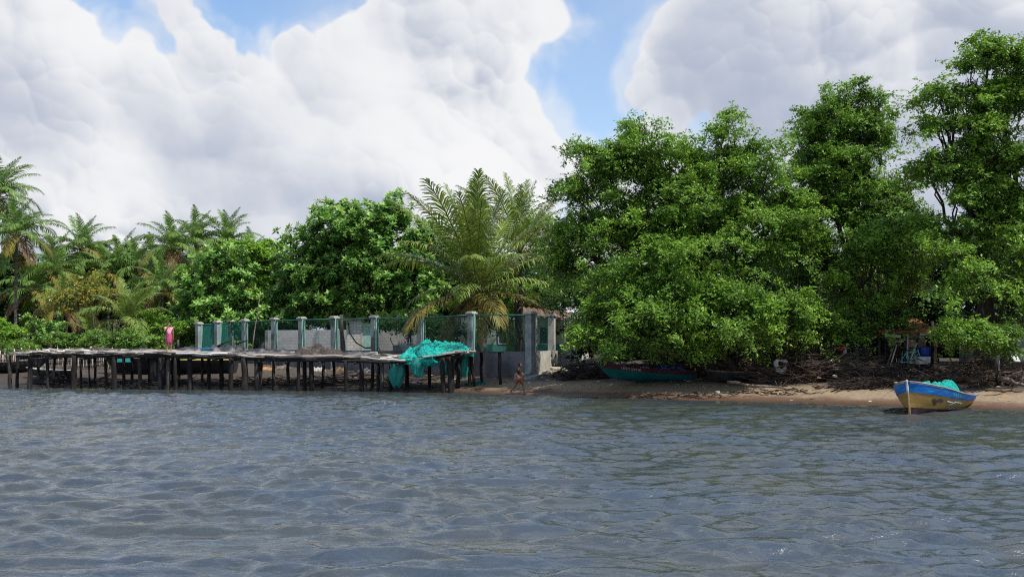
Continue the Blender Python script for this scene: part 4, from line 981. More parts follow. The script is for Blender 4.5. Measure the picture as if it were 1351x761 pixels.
for (s, v, r) in ((0.86, 0.60, 0.06), (0.845, 0.55, 0.075), (0.835, 0.48, 0.05), (0.80, 0.62, 0.07), (0.785, 0.60, 0.05), (0.825, 0.58, 0.05)):
    q = [pt(s, v, 1, 0.02)]+[pt(s+0.018*r/0.06*math.cos(a), v+0.06*r/0.06*math.sin(a)*(0.8+0.3*math.sin(3*a)), 1, 0.02) for a in np.linspace(0, 6.0, 10)]
    mb.add(q, [(0, i, i+1) for i in range(1, 10)]+[(0, 10, 1)])
mb.build('painted_figure', 'rust_dark', bt)
decal(bt, pt, 1, 0.70, 0.80, 'SARAHI', 0.060, 0.17, 'turq', 'name_lettering', flip=True)
p_bow = Vector((13.5, 33.6, 0)); hd = Vector((-0.62, -0.78, 0)).normalized(); cpos = p_bow-hd*3.1
place(bt, (cpos.x, cpos.y, -0.22), math.atan2(hd.y, hd.x), (R(1.5), R(-1.0)))
# net lying in it (thing of its own)
q = cpos-hd*0.5
heap('boat_net', 'turquoise net bundle lying inside the moored boat', 'fishing net', (q.x, q.y, 0.42), (2.2, 0.62), 0.46, 'net', 21, 0.5, n=70, rot=math.atan2(hd.y, hd.x), pw=0.5)
sb = cpos+hd*2.95+Vector((0, 0, 0.98)); mb = MB()
mb.tube([sb+hd*0.10, sb+hd*0.16+Vector((0.02, 0, -0.4)), sb+hd*0.22+Vector((0.06, 0, -0.8)), sb+hd*0.34+Vector((0.08, 0, -1.15))], 0.008, 6)
tag(mb.build('mooring_rope', 'rope', None, True), 'pale mooring rope hanging from the bow of the ochre boat', 'rope')
# teal boat on sand
tb = empty('beached_boat', (0, 0, 0), 'teal boat with dark maroon top band pulled up on shaded sand', 'boat')
pt2, strip2 = boat(tb, 4.9, 1.5, 0.52, dict(hull='boat_teal', band='boat_maroon', inner='boat_dark', rail='boat_maroon', stem='boat_teal', bottom='boat_dark'), bow=0.34, vband=0.74, rake=0.75, rock=0.16)
decal(tb, pt2, 1, 0.84, 0.79, 'LEIDY JAN 20', 0.030, 0.20, 'white_paint', 'name_lettering', flip=True)
x = wx_(852, 47.6); place(tb, (x, 47.6, gz(x, 47.6)+0.0), R(180+12), (R(3), R(-2)))
for (dx, dy, r, h, mt, nm, lab, ct) in ((-.15, .1, (.5, .3), .26, 'white_dirty', 'sack', 'pale dirty sack lying in the teal boat', 'sack'), (1.15, .0, (.9, .42), .34, 'blue_tarp', 'tarp_bundle', 'dark blue tarp bundle lying in the teal boat', 'tarp'), (-.9, .1, (.45, .3), .2, 'blue_paint', 'cloth_bundle', 'small bright blue bundle at the middle of the teal boat', 'bundle')):
    heap(nm, lab, ct, (x+dx, 47.6+dy+dx*0.2, gz(x, 47.6)+0.42), r, h, mt, int(dx*10+30), 0.35)
# dark boat with yellow rail beneath the pier
db = empty('beached_boat', (0, 0, 0), 'long dark boat with yellow rail lying on the mud behind the pier posts', 'boat')
boat(db, 8.2, 1.7, 0.85, dict(hull='boat_dark', band='boat_dark', inner='boat_inner', rail='boat_yellow', stem='boat_yellow', bottom='boat_dark'), bow=0.30, vband=0.8, rake=0.9)
x = wx_(222, 58.5); place(db, (x, 58.5, gz(x, 58.5)-0.12), R(174))
mb = MB(); xx = wx_(163, 58.2)
mb.box((xx, 58.4, 1.45), (1.15, 0.7, 0.36)); 
o = mb.build('crate', 'turq'); tag(o, 'turquoise plastic crate riding in the dark boat behind the posts', 'crate')
# small dark boat with pale rail under the trees
sbt = empty('beached_boat', (0, 0, 0), 'small black boat with pale worn rail in deep shade under the leaning tree', 'boat')
boat(sbt, 2.6, 1.0, 0.50, dict(hull='boat_dark', band='boat_dark', inner='black', rail='drift', stem='boat_dark', bottom='boat_dark'), bow=0.12, vband=0.8, rake=0.3)
x = wx_(968, 46.2); place(sbt, (x, 46.2, gz(x, 46.2)-0.03), R(185))
# dark hull at the far end of the pier and small grey one
ob = empty('beached_boat', (0, 0, 0), 'black upturned looking hull beside the last pier post', 'boat')
boat(ob, 5.2, 1.3, 0.55, dict(hull='boat_dark', band='wood_grey', inner='black', rail='wood_grey', stem='boat_dark', bottom='boat_dark'), bow=0.25, rake=0.6)
x = wx_(2, 60); place(ob, (x, 60, gz(x, 60)), R(4))
ob = empty('beached_boat', (0, 0, 0), 'little grey canoe with pale rim behind the first pier posts', 'boat')
boat(ob, 3.0, 0.8, 0.36, dict(hull='wood_grey', band='wood_grey', inner='boat_inner', rail='white_dirty', stem='wood_grey', bottom='boat_dark'), bow=0.2, rake=0.5)
x = wx_(66, 57.5); place(ob, (x, 57.5, gz(x, 57.5)), R(172))
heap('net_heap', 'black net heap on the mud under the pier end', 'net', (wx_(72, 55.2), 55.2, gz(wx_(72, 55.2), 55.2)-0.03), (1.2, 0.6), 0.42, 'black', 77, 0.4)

# ------------------------------------------------------------------ stick fence, stakes
sf = empty('stick_fence', (wx_(60, 62), 62, gz(wx_(60, 62), 62)), 'low rough fence of thin pale sticks behind the pier', 'fence')
mb = MB(sf.location)
px = -6
while px < 150:
    Y = 62+random.uniform(-.3, .3); x = wx_(px, Y); g0 = gz(x, Y); h = random.uniform(0.9, 1.45)
    mb.tube(wob((x, Y, g0-0.1), (x+random.uniform(-.12, .12), Y, g0+h), 3, 0.03), random.uniform(0.018, 0.04), 5); px += random.uniform(2.5, 6)
mb.build('stakes', 'board_pale', sf, True)
mb = MB(sf.location)
for k in range(3): mb.tube(wob((wx_(-6, 62), 62, 1.35+k*0.3), (wx_(150, 62), 61.9, 1.3+k*0.3), 10, 0.06), 0.025, 5)
mb.build('cross_poles', 'drift', sf, True)

# ------------------------------------------------------------------ driftwood, brush, litter
def brush(name, label, px0, px1, Y, n, h, mat, dep=1.4, base=0.0, lmin=0.5, lmax=1.8, r=(0.010, 0.032), peak=0.5, lean=0.0):
    mb = MB((wx_((px0+px1)/2, Y), Y, 0)); mb.o.z = gz(mb.o.x, Y)
    for k in range(n):
        u = random.random(); px = px0+(px1-px0)*u; YY = Y+random.uniform(-dep, dep); x = wx_(px, YY)
        env = max(0.12, 1-abs((u-peak)/(peak if u < peak else 1-peak))**1.5)
        z = gz(x, YY)+base+random.random()**1.1*h*env*max(0.2, 1-abs(YY-Y)/dep*0.6)
        L = random.uniform(lmin, lmax); a = random.uniform(-.5, .5)+lean; b = random.uniform(-.9, .9)
        d = Vector((math.cos(a)*math.cos(b)*random.choice((1, 1, -1)), math.sin(b), math.sin(a)))*L/2
        c = Vector((x, YY, z)); p0 = c-d; p1 = c+d; g0 = min(gz(p0.x, p0.y), gz(p1.x, p1.y))
        p0.z = max(p0.z, gz(p0.x, p0.y)); p1.z = max(p1.z, gz(p1.x, p1.y))
        rr = random.uniform(*r); mb.tube(wob(p0, p1, 3, 0.08*L), [rr, rr*.9, rr*.75, rr*.4], 5)
    o = mb.build(name, mat, None, True); o.location = mb.o; return tag(o, label, 'brush', kind='stuff')
def fix(o): return o
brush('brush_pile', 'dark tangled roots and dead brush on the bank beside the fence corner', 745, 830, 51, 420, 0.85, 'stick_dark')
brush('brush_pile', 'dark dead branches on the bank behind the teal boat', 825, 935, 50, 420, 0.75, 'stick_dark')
brush('root_tangle', 'hanging brown roots and branches below the leaning tree', 935, 1020, 48.6, 420, 0.95, 'stick')
brush('brush_pile', 'tall brown heap of cut branches beneath the tall trees', 1005, 1150, 46.8, 1700, 2.7, 'stick', dep=1.8, lmin=0.7, lmax=2.6, peak=0.33, lean=0.0)
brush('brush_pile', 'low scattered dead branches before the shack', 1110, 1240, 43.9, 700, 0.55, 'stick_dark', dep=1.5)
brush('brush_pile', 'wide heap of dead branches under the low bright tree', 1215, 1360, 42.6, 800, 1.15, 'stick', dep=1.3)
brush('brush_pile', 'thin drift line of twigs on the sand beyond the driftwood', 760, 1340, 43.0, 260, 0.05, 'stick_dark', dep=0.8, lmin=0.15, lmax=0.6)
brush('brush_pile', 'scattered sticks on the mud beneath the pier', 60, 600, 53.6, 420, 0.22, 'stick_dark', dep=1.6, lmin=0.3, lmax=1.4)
logs = [((1232,470),(1290,488),42.6,.11,'long bare log slanting down toward the grey wall'),((1236,478),(1252,492),42,.07,'short pale split log under the slanting long log'),
        ((1262,498),(1292,494),41.2,.13,'fat reddish driftwood log lying flat near the moored boat'),((1290,480),(1318,470),42.4,.09,'forked log rising toward the leaning white board'),
        ((1318,490),(1351,500),40.8,.10,'dark log reaching the corner by the grey wall'),((1180,488),(1210,478),44,.07,'grey branch propped before the shack'),
        ((1050,455),(1110,478),46.4,.07,'long branch sloping down the face of the tall brush heap'),((1000,492),(1060,494),45.5,.09,'log lying level at the foot of the brush heap'),
        ((1120,470),(1145,488),45,.06,'short branch leaning by the red cloth'),((1060,494),(1082,484),45.2,.05,'small branch crossing the foot of the brush heap'),
        ((930,470),(938,455),48.2,.10,'pale stub branch beneath the lowest leaves'),((1012,472),(1011,486),46.6,.05,'short upright stick by the white ringed scrap'),
        ((725,483),(745,470),51,.06,'grey stick leaning near the fence corner'),((960,505),(1040,515),43.4,.06,'dark log half sunk in sand at the drift line'),
        ((1095,500),(1130,497),44.2,.05,'thin bleached log on the sand edge'),((1300,505),(1348,507),39.4,.05,'thin bleached pole on the sand past the moored boat'),
        ((1140,478),(1146,462),45.6,.05,'upright post stump by the low bench'),((130,494),(150,486),56,.06,'pale branch on mud behind the pier posts')]
for a, b, Y, r, lab in logs:
    p, q = P(a[0], a[1], Y), P(b[0], b[1], Y+random.uniform(-.3, .6)); g = min(p.z-gz(p.x, p.y), q.z-gz(q.x, q.y))
    if g > 0.0 or True:
        lo = p if p.z < q.z else q; dz = lo.z-gz(lo.x, lo.y)-r*0.6; 
        if abs(dz) < 0.9: p.z -= dz; q.z -= dz
    for e in (p, q): e.z = max(e.z, gz(e.x, e.y)+r*0.5)
    mb = MB(p); w = wob(p, q, 6, 0.06); mb.tube(w, [r*(1.15-0.09*i) for i in range(7)], 8)
    for k in range(2): s = w[random.randint(2, 5)]; mb.tube([s, s+Vector((random.uniform(-.3, .3), random.uniform(-.2, .1), random.uniform(.1, .35)))], [r*.4, r*.2], 5)
    o = mb.build('driftwood_log', 'drift' if random.random() < 0.5 else 'stick', None, True); o.location = mb.o; tag(o, lab, 'driftwood', 'driftwood logs on the bank')
# white ringed scrap
c = P(1031, 481, 45.2); gzz = c.z-0.33
mb = MB(c); n = 40; ph = 0.7
for lay, yy in ((0, 0.0), (1, 0.10)):
    pass
vs = []; 
for k in range(n):
    a = 2*math.pi*k/n; ro = 0.42+0.07*math.sin(2*a+1)+0.05*math.sin(3*a)+(0.12 if math.sin(a) < -0.6 else 0); ri = 0.23+0.02*math.sin(3*a)
    for rr_, yy in ((ri, 0), (ro, 0), (ro*0.97, 0.12), (ri*1.05, 0.12)): vs.append(c+Vector((math.cos(a)*rr_*1.1, yy, math.sin(a)*rr_*1.0)))
fs = []
for k in range(n):
    b0, b1 = 4*k, 4*((k+1) % n)
    for j in range(4): fs.append((b0+j, b1+j, b1+(j+1) % 4, b0+(j+1) % 4))
mb.add(vs, fs); o = mb.build('scrap_panel', 'white_dirty', None); o.location = (c.x, c.y, gzz+0.33); o.rotation_euler = (R(-14), R(10), R(20)); o.scale = (0.72, 1, 0.78); tag(o, 'dirty white scrap panel with a round hole in the brush heap', 'scrap panel')
# litter
lit = [(1025,464,'white'),(980,482,'white')]
Gl = 'small litter on the shore'
rl = random.Random(5)
for k in range(110):
    px = rl.uniform(640, 1345) if k < 36 or k > 60 else rl.uniform(330, 600); d = rl.uniform(0.8, 6.5) if k < 36 else rl.uniform(3, 6); Y = 44
    if k > 60: d = rl.uniform(3.6, 7.5)
    for _ in range(10): x = wx_(px, Y); Y = float(shore(x))+d
    s = rl.uniform(0.05, 0.14); mb = MB((x, Y, gz(x, Y)))
    n = 9; pr = [(0, 0)]+[(s*rl.uniform(.6, 1.1), s*0.15*i) for i in range(3)]+[(0, s*rl.uniform(.4, .7))]
    lathe(mb, (x, Y, gz(x, Y)-0.01), pr, n, 1.3, 0.8)
    lift = 0.0
    if k > 60 and px > 1015: lift = rl.uniform(0.12, 0.40)
    o = mb.build('litter', rl.choice(['white_paint', 'litter_mix', 'litter_mix', 'white_dirty', 'litter_mix', 'blue_tarp', 'drift', 'cardboard', 'drift', 'drift']), None); o.location = mb.o+Vector((0, 0, lift))
    tag(o, 'small scrap of litter dropped on the shore' if px > 620 else 'small scrap of litter on mud below the pier', 'litter', Gl if px > 620 else 'small litter below the pier')
# lone pale pot and small stones on the beach
x, Y = wx_(943, 43.6), 43.0; mb = MB((x, Y, gz(x, Y))); lathe(mb, mb.o, [(0, 0), (0.07, 0), (0.10, 0.16), (0.09, 0.17), (0, 0.12)], 12); o = mb.build('cup', 'board_pale', None, True); o.location = mb.o; tag(o, 'pale cup standing alone on open sand near the water', 'cup')

# ------------------------------------------------------------------ shack
YS = 47.0
t = empty('shack', (wx_(1195, YS), YS+1, gz(wx_(1195, YS), YS+1)), 'open sided shack with rusty orange sheet roof stacked with boards', 'shack')
mb = MB(t.location); V = []; n = 44
for i in range(n+1):
    u = i/n; xx = wx_(1154, YS)+(wx_(1232, YS)-wx_(1154, YS))*u; zc = 0.035*math.sin(i*1.57)
    V += [(xx, YS-0.5, 3.02+zc-0.03*u), (xx+0.25, YS+2.6, 3.62+zc+0.02*u)]
mb.add(V, [(2*i, 2*i+2, 2*i+3, 2*i+1) for i in range(n)]); r_ = mb.build('roof', 'rust_roof', t); sd = r_.modifiers.new('t', 'SOLIDIFY'); sd.thickness = 0.02
mb = MB(t.location); mb.bar((wx_(1154, YS), YS-0.45, 2.96), (wx_(1232, YS), YS-0.45, 2.93), 0.06, 0.10); mb.build('eave_beam', 'rust_roof', t)
for px, dy in ((1160, 0), (1194, -0.2), (1230, 0), (1162, 2.4), (1230, 2.4)):
    x = wx_(px, YS+dy); mb = MB(t.location); g0 = gz(x, YS+dy)-0.1; mb.tube(wob((x, YS+dy, g0), (x, YS+dy, 2.98 if dy < 1 else 3.5), 4, 0.03), 0.08, 7); mb.build('post', 'bark', t, True)
mb = MB(t.location); 
for k in range(9): mb.box((wx_(1196, YS+2.5)+(-1.35+k*0.34), YS+2.5, 2.3), (0.31, 0.03, 2.2), jit=0.01)
mb.build('back_wall', 'stick_dark', t)
bd = [(1176,437,.75,.16),(1177,443,.72,.14),(1181,449,.7,.16),(1179,455,.55,.10),(1221,440,.62,.18),(1233,442,.5,.16),(1196,442,.45,.14),(1197,448,.42,.12),(1212,445,.4,.1)]
for k, (px, py, w, h) in enumerate(bd):
    c = P(px, py, YS-0.35+0.06*(k % 3)); mb = MB(c); mb.box(c, (w, 0.3, h), Matrix.Rotation(R(random.uniform(-4, 6)), 3, 'Y') @ Matrix.Rotation(R(random.uniform(-8, 8)), 3, 'Z'))
    mb.f = mb.f; o = mb.build('board', 'board_pale' if k % 3 else 'drift', None); o.location = c
    tag(o, ['pale board at the top of the stack under the rusty eave', 'second pale board down the stack under the eave', 'grey board third down the stack under the eave', 'narrow board at the bottom of the stack under the eave',
            'long pale board end beneath the eave beyond the middle post', 'pale board end furthest along below the eave', 'square board end hard by the middle shack post', 'square grey board end just under another by the middle post', 'thin tilted board between the two long board ends'][k], 'board', 'boards stored under the shack roof')
# rack that carries the boards
mb = MB(); 
for py in (458, 446): mb.bar(P(1165, py+2, YS-0.35), P(1240, py, YS-0.35), 0.3, 0.05)
for px in (1168, 1188, 1210, 1238):
    p = P(px, 440, YS-0.35); mb.tube([(p.x, p.y, gz(p.x, p.y)-0.1), (p.x, p.y, 2.7)], 0.045, 6)
tag(mb.build('board_rack', 'wood_dark'), 'dark pole rack carrying the boards at the front of the shack', 'rack')
# barrel, tub, box, bench, poles, tarp
def barrel(px, pyb, Y, r, h, mat, nm, lab, ct):
    x = wx_(px, Y); g0 = gz(x, Y); mb = MB((x, Y, g0)); lathe(mb, mb.o, [(0, 0), (r, 0), (r*1.03, h*.03), (r, h*.33), (r*1.03, h*.35), (r, h*.37), (r, h*.65), (r*1.03, h*.67), (r, h*.69), (r, h*.97), (r*.95, h), (0, h)], 20)
    o = mb.build(nm, mat, None, True); o.location = mb.o; return tag(o, lab, ct)
barrel(1220, 0, 46.2, 0.26, 0.95, 'blue_tarp', 'barrel', 'dark blue barrel in front of the shack', 'barrel')
x, Y = wx_(1217, 45.3), 45.3; mb = MB((x, Y, gz(x, Y)))
mb.box((x, Y, gz(x, Y)+0.22), (0.55, 0.4, 0.06)); 
for dx in (-.27, .27): mb.box((x+dx, Y, gz(x, Y)+0.36), (0.03, 0.4, 0.34))
for dy in (-.2, .2): mb.box((x, Y+dy, gz(x, Y)+0.36), (0.51, 0.03, 0.34))
for dx in (-.22, .22): mb.box((x+dx, Y, gz(x, Y)+0.1), (0.06, 0.3, 0.2))
o = mb.build('tub', 'white_dirty', None); o.location = mb.o; tag(o, 'pale square tub on feet below the blue barrel', 'tub')
t = empty('low_bench', (wx_(1162, 45.6), 45.6, gz(wx_(1162, 45.6), 45.6)), 'low bench with one pale plank in the shade before the shack', 'bench')
g0 = t.location.z; mb = MB(t.location); mb.bar(P(1145, 0, 45.6).xy.to_3d()+Vector((0, 0, g0+.28)), P(1177, 0, 45.6).xy.to_3d()+Vector((0, 0, g0+.30)), .26, .05); mb.build('seat', 'board_pale', t)
for px in (1148, 1174): x = wx_(px, 45.6); mb = MB(t.location); mb.box((x, 45.6, g0+.1), (.09, .24, .34)); mb.build('leg', 'drift', t)
x = wx_(1153, 46.0); mb = MB(); g0 = gz(x, 46.2); mb.box((x, 46.2, g0+.18), (.4, .3, .36)); mb.box((x-.1, 46.2, g0+.38), (.2, .3, .03), Matrix.Rotation(R(25), 3, 'Y')); tag(mb.build('cardboard_box', 'cardboard'), 'brown cardboard box behind the low bench', 'box')
for (a, b, lab, mt) in (((1173,478),(1183,455),'thin pale pole leaning to the boards, nearer the low bench','board_pale'), ((1168,479),(1181,452),'thinner grey pole crossing the pale leaning pole','drift'), ((1197,470),(1210,452),'pale mint pole leaning by the middle shack post','paint_mint'),
                        ((1196,452),(1198,440),'short white stick standing against the middle shack post','white_dirty'), ((1131,476),(1129,448),'thick blue grey post at the shaded side of the shack','dark_tarp')):
    p, q = P(a[0], a[1], 45.9), P(b[0], b[1], 46.5); p.z = gz(p.x, p.y)-0.03; mb = MB(); mb.tube([p, q], 0.12 if 'thick' in lab else 0.035, 7); tag(mb.build('leaning_pole', mt, None, True), lab, 'pole')
# bicycle half buried in the pile: teal frame
t = empty('bicycle', (wx_(1202, 45.4), 45.4, gz(wx_(1202, 45.4), 45.4)), 'old teal bicycle propped among the clutter before the shack', 'bicycle')
bx_, g0 = t.location.x, t.location.z
for dx in (-.5, .5):
    mb = MB(t.location); c = Vector((bx_+dx, 45.4, g0+.33)); mb.tube([c+Vector((math.cos(a)*.31, 0, math.sin(a)*.31)) for a in np.linspace(0, 2*math.pi, 25)], .022, 6, False)
    for a in np.linspace(0, math.pi, 8, endpoint=False): mb.tube([c-Vector((math.cos(a)*.31, 0, math.sin(a)*.31)), c+Vector((math.cos(a)*.31, 0, math.sin(a)*.31))], .004, 4)
    mb.build('wheel', 'black', t, True)
mb = MB(t.location); fp = lambda x, z: Vector((bx_+x, 45.4, g0+z))
for a, b in (((-.5,.33),(-.2,.78)), ((-.5,.33),(-.08,.30)), ((-.08,.30),(-.2,.80)), ((-.2,.75),(.32,.80)), ((-.08,.30),(.34,.70)), ((.30,.90),(.5,.33))): mb.tube([fp(*a), fp(*b)], .02, 6)
mb.build('frame', 'turq', t, True)
mb = MB(t.location); mb.box(fp(-.21, .86), (.25, .12, .06)); mb.build('saddle', 'black', t)
mb = MB(t.location); mb.tube([fp(.3, .95)+Vector((-.08, -.25, .02)), fp(.3, .97), fp(.3, .95)+Vector((-.08, .25, .02))], .015, 6); mb.build('handlebar', 'drift', t)
sheet('blue_tarp', 'dark blue tarp hung as a lean-to behind the brush heap', 'tarp', (P(1068, 440, 49.6), P(1100, 452, 49.6), P(1108, 470, 48.8), P(1078, 462, 48.8)), 0.1, 'blue_tarp')
# red and white cloth on stick
t = P(1110, 458, 46.0)
mb = MB(); g0 = gz(t.x, 46.0); mb.tube(wob((t.x+.05, 46.02, g0-.1), (t.x, 46.02, 2.45), 4, .02), .03, 6); tag(mb.build('stake', 'drift', None, True), 'thin stake holding up the red cloth', 'stake')
heap('red_cloth', 'red cloth bundled on a stake above the brush heap', 'cloth', (t.x, 46.0, 2.06), (.17, .14), .26, 'red_cloth', 5, .25)
heap('white_cloth', 'small white rag draped beside the red cloth', 'cloth', (t.x+.17, 46.05, 1.94), (.09, .09), .30, 'white_dirty', 6, .25)
mb = MB(); g0 = gz(t.x+.17, 46.05); mb.tube([(t.x+.17, 46.05, g0-.1), (t.x+.17, 46.05, 2.1)], .02, 5); tag(mb.build('stake', 'stick', None, True), 'thin stake holding up the white rag', 'stake')
# tall thin stick with pale tip standing among leaves
mb = MB(); p = P(1023, 456, 46.0); mb.tube([(p.x, 46.6, gz(p.x, 46.6)), (p.x, 46.6, 3.35)], .022, 5); tag(mb.build('stake', 'paint_mint', None, True), 'thin pale green stake rising through the leaves over the scrap panel', 'stake')

# grey house at the picture's edge with leaning board
t = empty('grey_house', (wx_(1380, 46), 46, gz(wx_(1380, 46), 46)), 'plain grey rendered house mostly cut off beside the low bright tree', 'house')
xa = wx_(1337, 44.5)
mb = MB(t.location); mb.box((xa+3, 44.6, 2.3), (6, 0.2, 2.4)); mb.box((xa+.1, 47.2, 2.3), (.2, 5, 2.4)); mb.box((xa+3, 49.8, 2.3), (6, .2, 2.4)); mb.build('wall', 'concrete', t)
mb = MB(t.location); mb.box((xa+3, 44.45, 1.25), (6.1, 0.12, 0.7)); mb.build('plinth', 'concrete_stain', t)
mb = MB(t.location); mb.bar((xa-.4, 47.1, 3.52), (xa+6.5, 47.1, 3.62), 6, .1); mb.build('roof', 'rust_dark', t)
mb = MB(); mb.bar(P(1327, 452, 41.9), P(1342, 477, 41.2), .34, .05, up=(0.3, -1, 0.1)); tag(mb.build('leaning_board', 'white_dirty'), 'weathered white board leaning before the grey house', 'board')
mb = MB(); p = P(1316, 452, 42.2); mb.tube([(p.x, 42.2, gz(p.x, 42.2)-.1), p], .10, 7); tag(mb.build('stake', 'boat_inner', None, True), 'stout grey post under the low bright tree', 'stake')
# second pale tin wall glimpsed behind the trees
# chunks of masonry at fence corner
for k, (px, py, Y, s) in enumerate(((735,470,54,.45),(745,474,53.4,.35),(722,477,53,.3),(700,492,50.6,.4),(690,488,50.8,.55))):
    c = P(px, py, Y); g0 = gz(c.x, Y); mb = MB((c.x, Y, g0)); mb.box((c.x, Y, g0+s*.25), (s*1.6, s, s*.6), Matrix.Rotation(random.uniform(0, 3), 3, 'Z'), jit=s*.14)
    o = mb.build('rubble', 'board_pale' if k < 3 else 'concrete'); o.location = mb.o; bv = o.modifiers.new('b', 'BEVEL'); bv.width = .03
    tag(o, ['largest pale broken slab against the lit fence return', 'pale rubble lump next to the largest broken slab', 'small pale rubble lump at the foot of the fence corner', 'small grey slab lying behind the walking person', 'wide grey slab behind the walking person'][k], 'rubble', 'broken masonry near the fence corner')
for k, (px, Y, r, lab) in enumerate(((630,50.2,(.6,.3),'blue green net scrap on sand under the bench'),(742,51.0,(.5,.3),'blue grey plastic sheet scrap beyond the fence corner'))):
    x = wx_(px, Y); heap('net_scrap', lab, 'net scrap', (x, Y, gz(x, Y)-.02), r, .14, 'net_hang' if k == 0 else 'dark_tarp', 40+k, .4)
for k, (px, Y, mt, lab) in enumerate(((352,60,'cardboard','brownish clothes heap on the sand under the pier'),(375,60.5,'drift','pale heap of sacks on the sand under the pier'),(420,59,'litter_mix','yellow and pale plastic heap under the middle pier'),(447,58.6,'cardboard','orange brown heap of rags under the pier'),(482,57.5,'litter_mix','pale litter heap beneath the pier near the net'))):
    x = wx_(px, Y); heap('rag_heap', lab, 'rag heap', (x, Y, gz(x, Y)-.02), (.5, .3), .17, mt, 60+k, .5, group='rag heaps under the pier')

# ------------------------------------------------------------------ people
def skin_mesh(verts, edges, radii, sub=2, root=0):
    me = bpy.data.meshes.new('sk'); me.from_pydata([tuple(v) for v in verts], edges, []); me.update()
    o = bpy.data.objects.new('sk', me); col.objects.link(o)
    o.modifiers.new('s', 'SKIN'); 
    if not me.skin_vertices: me.skin_vertices.new() if hasattr(me.skin_vertices, 'new') else None
    for i, r in enumerate(radii):
        sv = me.skin_vertices[0].data[i]; sv.radius = (r, r) if not isinstance(r, tuple) else r; sv.use_root = (i == root)
    s = o.modifiers.new('u', 'SUBSURF'); s.levels = sub; s.render_levels = sub
    dg = bpy.context.evaluated_depsgraph_get(); dg.update(); out = bpy.data.meshes.new_from_object(o.evaluated_get(dg)); bpy.data.objects.remove(o); return out
def person(name, label, loc, rz, pose, skin, scale, clothes):
    """pose: joint name -> point in metres for a 1.6 m figure; faces +x"""
    t = empty(name, loc, label, 'person'); t.rotation_euler = (0, 0, rz); t.scale = (scale,)*3
    J = pose; vs = []; es = []; rs = []; ix = {}
    def v(n, p, r): ix[n] = len(vs); vs.append(Vector(p)); rs.append(r)
    def e(a, b): es.append((ix[a], ix[b]))
    v('pelvis', J['pelvis'], (.125, .095)); v('waist', J['waist'], (.105, .085)); v('chest', J['chest'], (.135, .10)); v('neck0', J['neck'], .055); v('neck', J['neck']+Vector((0.005, 0, .06)), .046)
    v('jaw', J['head']+Vector((.012, 0, -.065)), .058); v('head', J['head']+Vector((0, 0, .01)), .086); v('crown', J['head']+Vector((-.005, 0, .075)), .066)
    for a, b in (('pelvis', 'waist'), ('waist', 'chest'), ('chest', 'neck0'), ('neck0', 'neck'), ('neck', 'jaw'), ('jaw', 'head'), ('head', 'crown')): e(a, b)
    v('nose', J['head']+Vector((.088, 0, -.012)), .012); e('head', 'nose')
    for s in ('l', 'r'):
        sg = 1 if s == 'l' else -1
        v('ear'+s, J['head']+Vector((-.01, sg*.088, -.005)), .014); e('head', 'ear'+s)
        v('sh'+s, J['sh'+s], .052); v('el'+s, J['el'+s], .037); v('wr'+s, J['wr'+s], .025)
        d = (J['wr'+s]-J['el'+s]).normalized(); pm = J['wr'+s]+d*.06; v('pa'+s, pm, (.030, .018))
        e('chest', 'sh'+s); e('sh'+s, 'el'+s); e('el'+s, 'wr'+s); e('wr'+s, 'pa'+s)
        side = d.cross(Vector((1, 0, 0.2))).normalized(); bk = d.cross(side)
        for k, (of, ln) in enumerate(((-.028, .050), (-.010, .062), (.009, .058), (.026, .045))):
            v('f%d%s' % (k, s), pm+side*of+d*.035, .0085); v('g%d%s' % (k, s), pm+side*of*1.15+d*(.035+ln*.55)+bk*.006, .0078); v('h%d%s' % (k, s), pm+side*of*1.15+d*(.030+ln)+bk*.022, .0065)
            e('pa'+s, 'f%d%s' % (k, s)); e('f%d%s' % (k, s), 'g%d%s' % (k, s)); e('g%d%s' % (k, s), 'h%d%s' % (k, s))
        v('t1'+s, pm-side*.036-d*.015, .010); v('t2'+s, pm-side*.052+d*.018+bk*.008, .008); e('pa'+s, 't1'+s); e('t1'+s, 't2'+s)
        v('hi'+s, J['hi'+s], .088); v('kn'+s, J['kn'+s], .055); v('ca'+s, J['kn'+s].lerp(J['an'+s], .35), .052); v('an'+s, J['an'+s], .033)
        v('he'+s, J['an'+s]+Vector((-.02, 0, -.045)), .030); fd = J.get('fd'+s, Vector((1, 0, -.05))); v('ba'+s, J['an'+s]+Vector((0, 0, -.055))+fd*.11, (.036, .024)); v('to'+s, J['an'+s]+Vector((0, 0, -.062))+fd*.17, (.030, .016))
        e('pelvis', 'hi'+s); e('hi'+s, 'kn'+s); e('kn'+s, 'ca'+s); e('ca'+s, 'an'+s); e('an'+s, 'he'+s); e('an'+s, 'ba'+s); e('ba'+s, 'to'+s)
    finish('body', skin_mesh(vs, es, rs), skin, t, True)
    # hair: cap over the back and top of the skull
    h = J['head']; hm = MB(); n = 18
    import math as _m
    rows = []
    for i in range(11):
        ph = _m.pi*i/14
        for k in range(n):
            a = 2*_m.pi*k/n; front = max(0, _m.cos(a)); drop = 1-0.62*front if i > 4 else 1
            z = _m.cos(ph*drop)*.118; rr = _m.sin(ph*drop)*.103; rows.append(h+Vector((_m.cos(a)*rr-.012, _m.sin(a)*rr*.92, z+.012)))
    hm.add(rows, [(i*n+k, i*n+(k+1) % n, (i+1)*n+(k+1) % n, (i+1)*n+k) for i in range(10) for k in range(n)])
    hm.build('hair', 'hair', t, True)
    for sg in (-1, 1):
        m = MB(); lathe(m, h+Vector((.074, sg*.032, .012)), [(0, -.008), (.011, 0), (0, .008)], 8); m.build('eye', 'black', t)
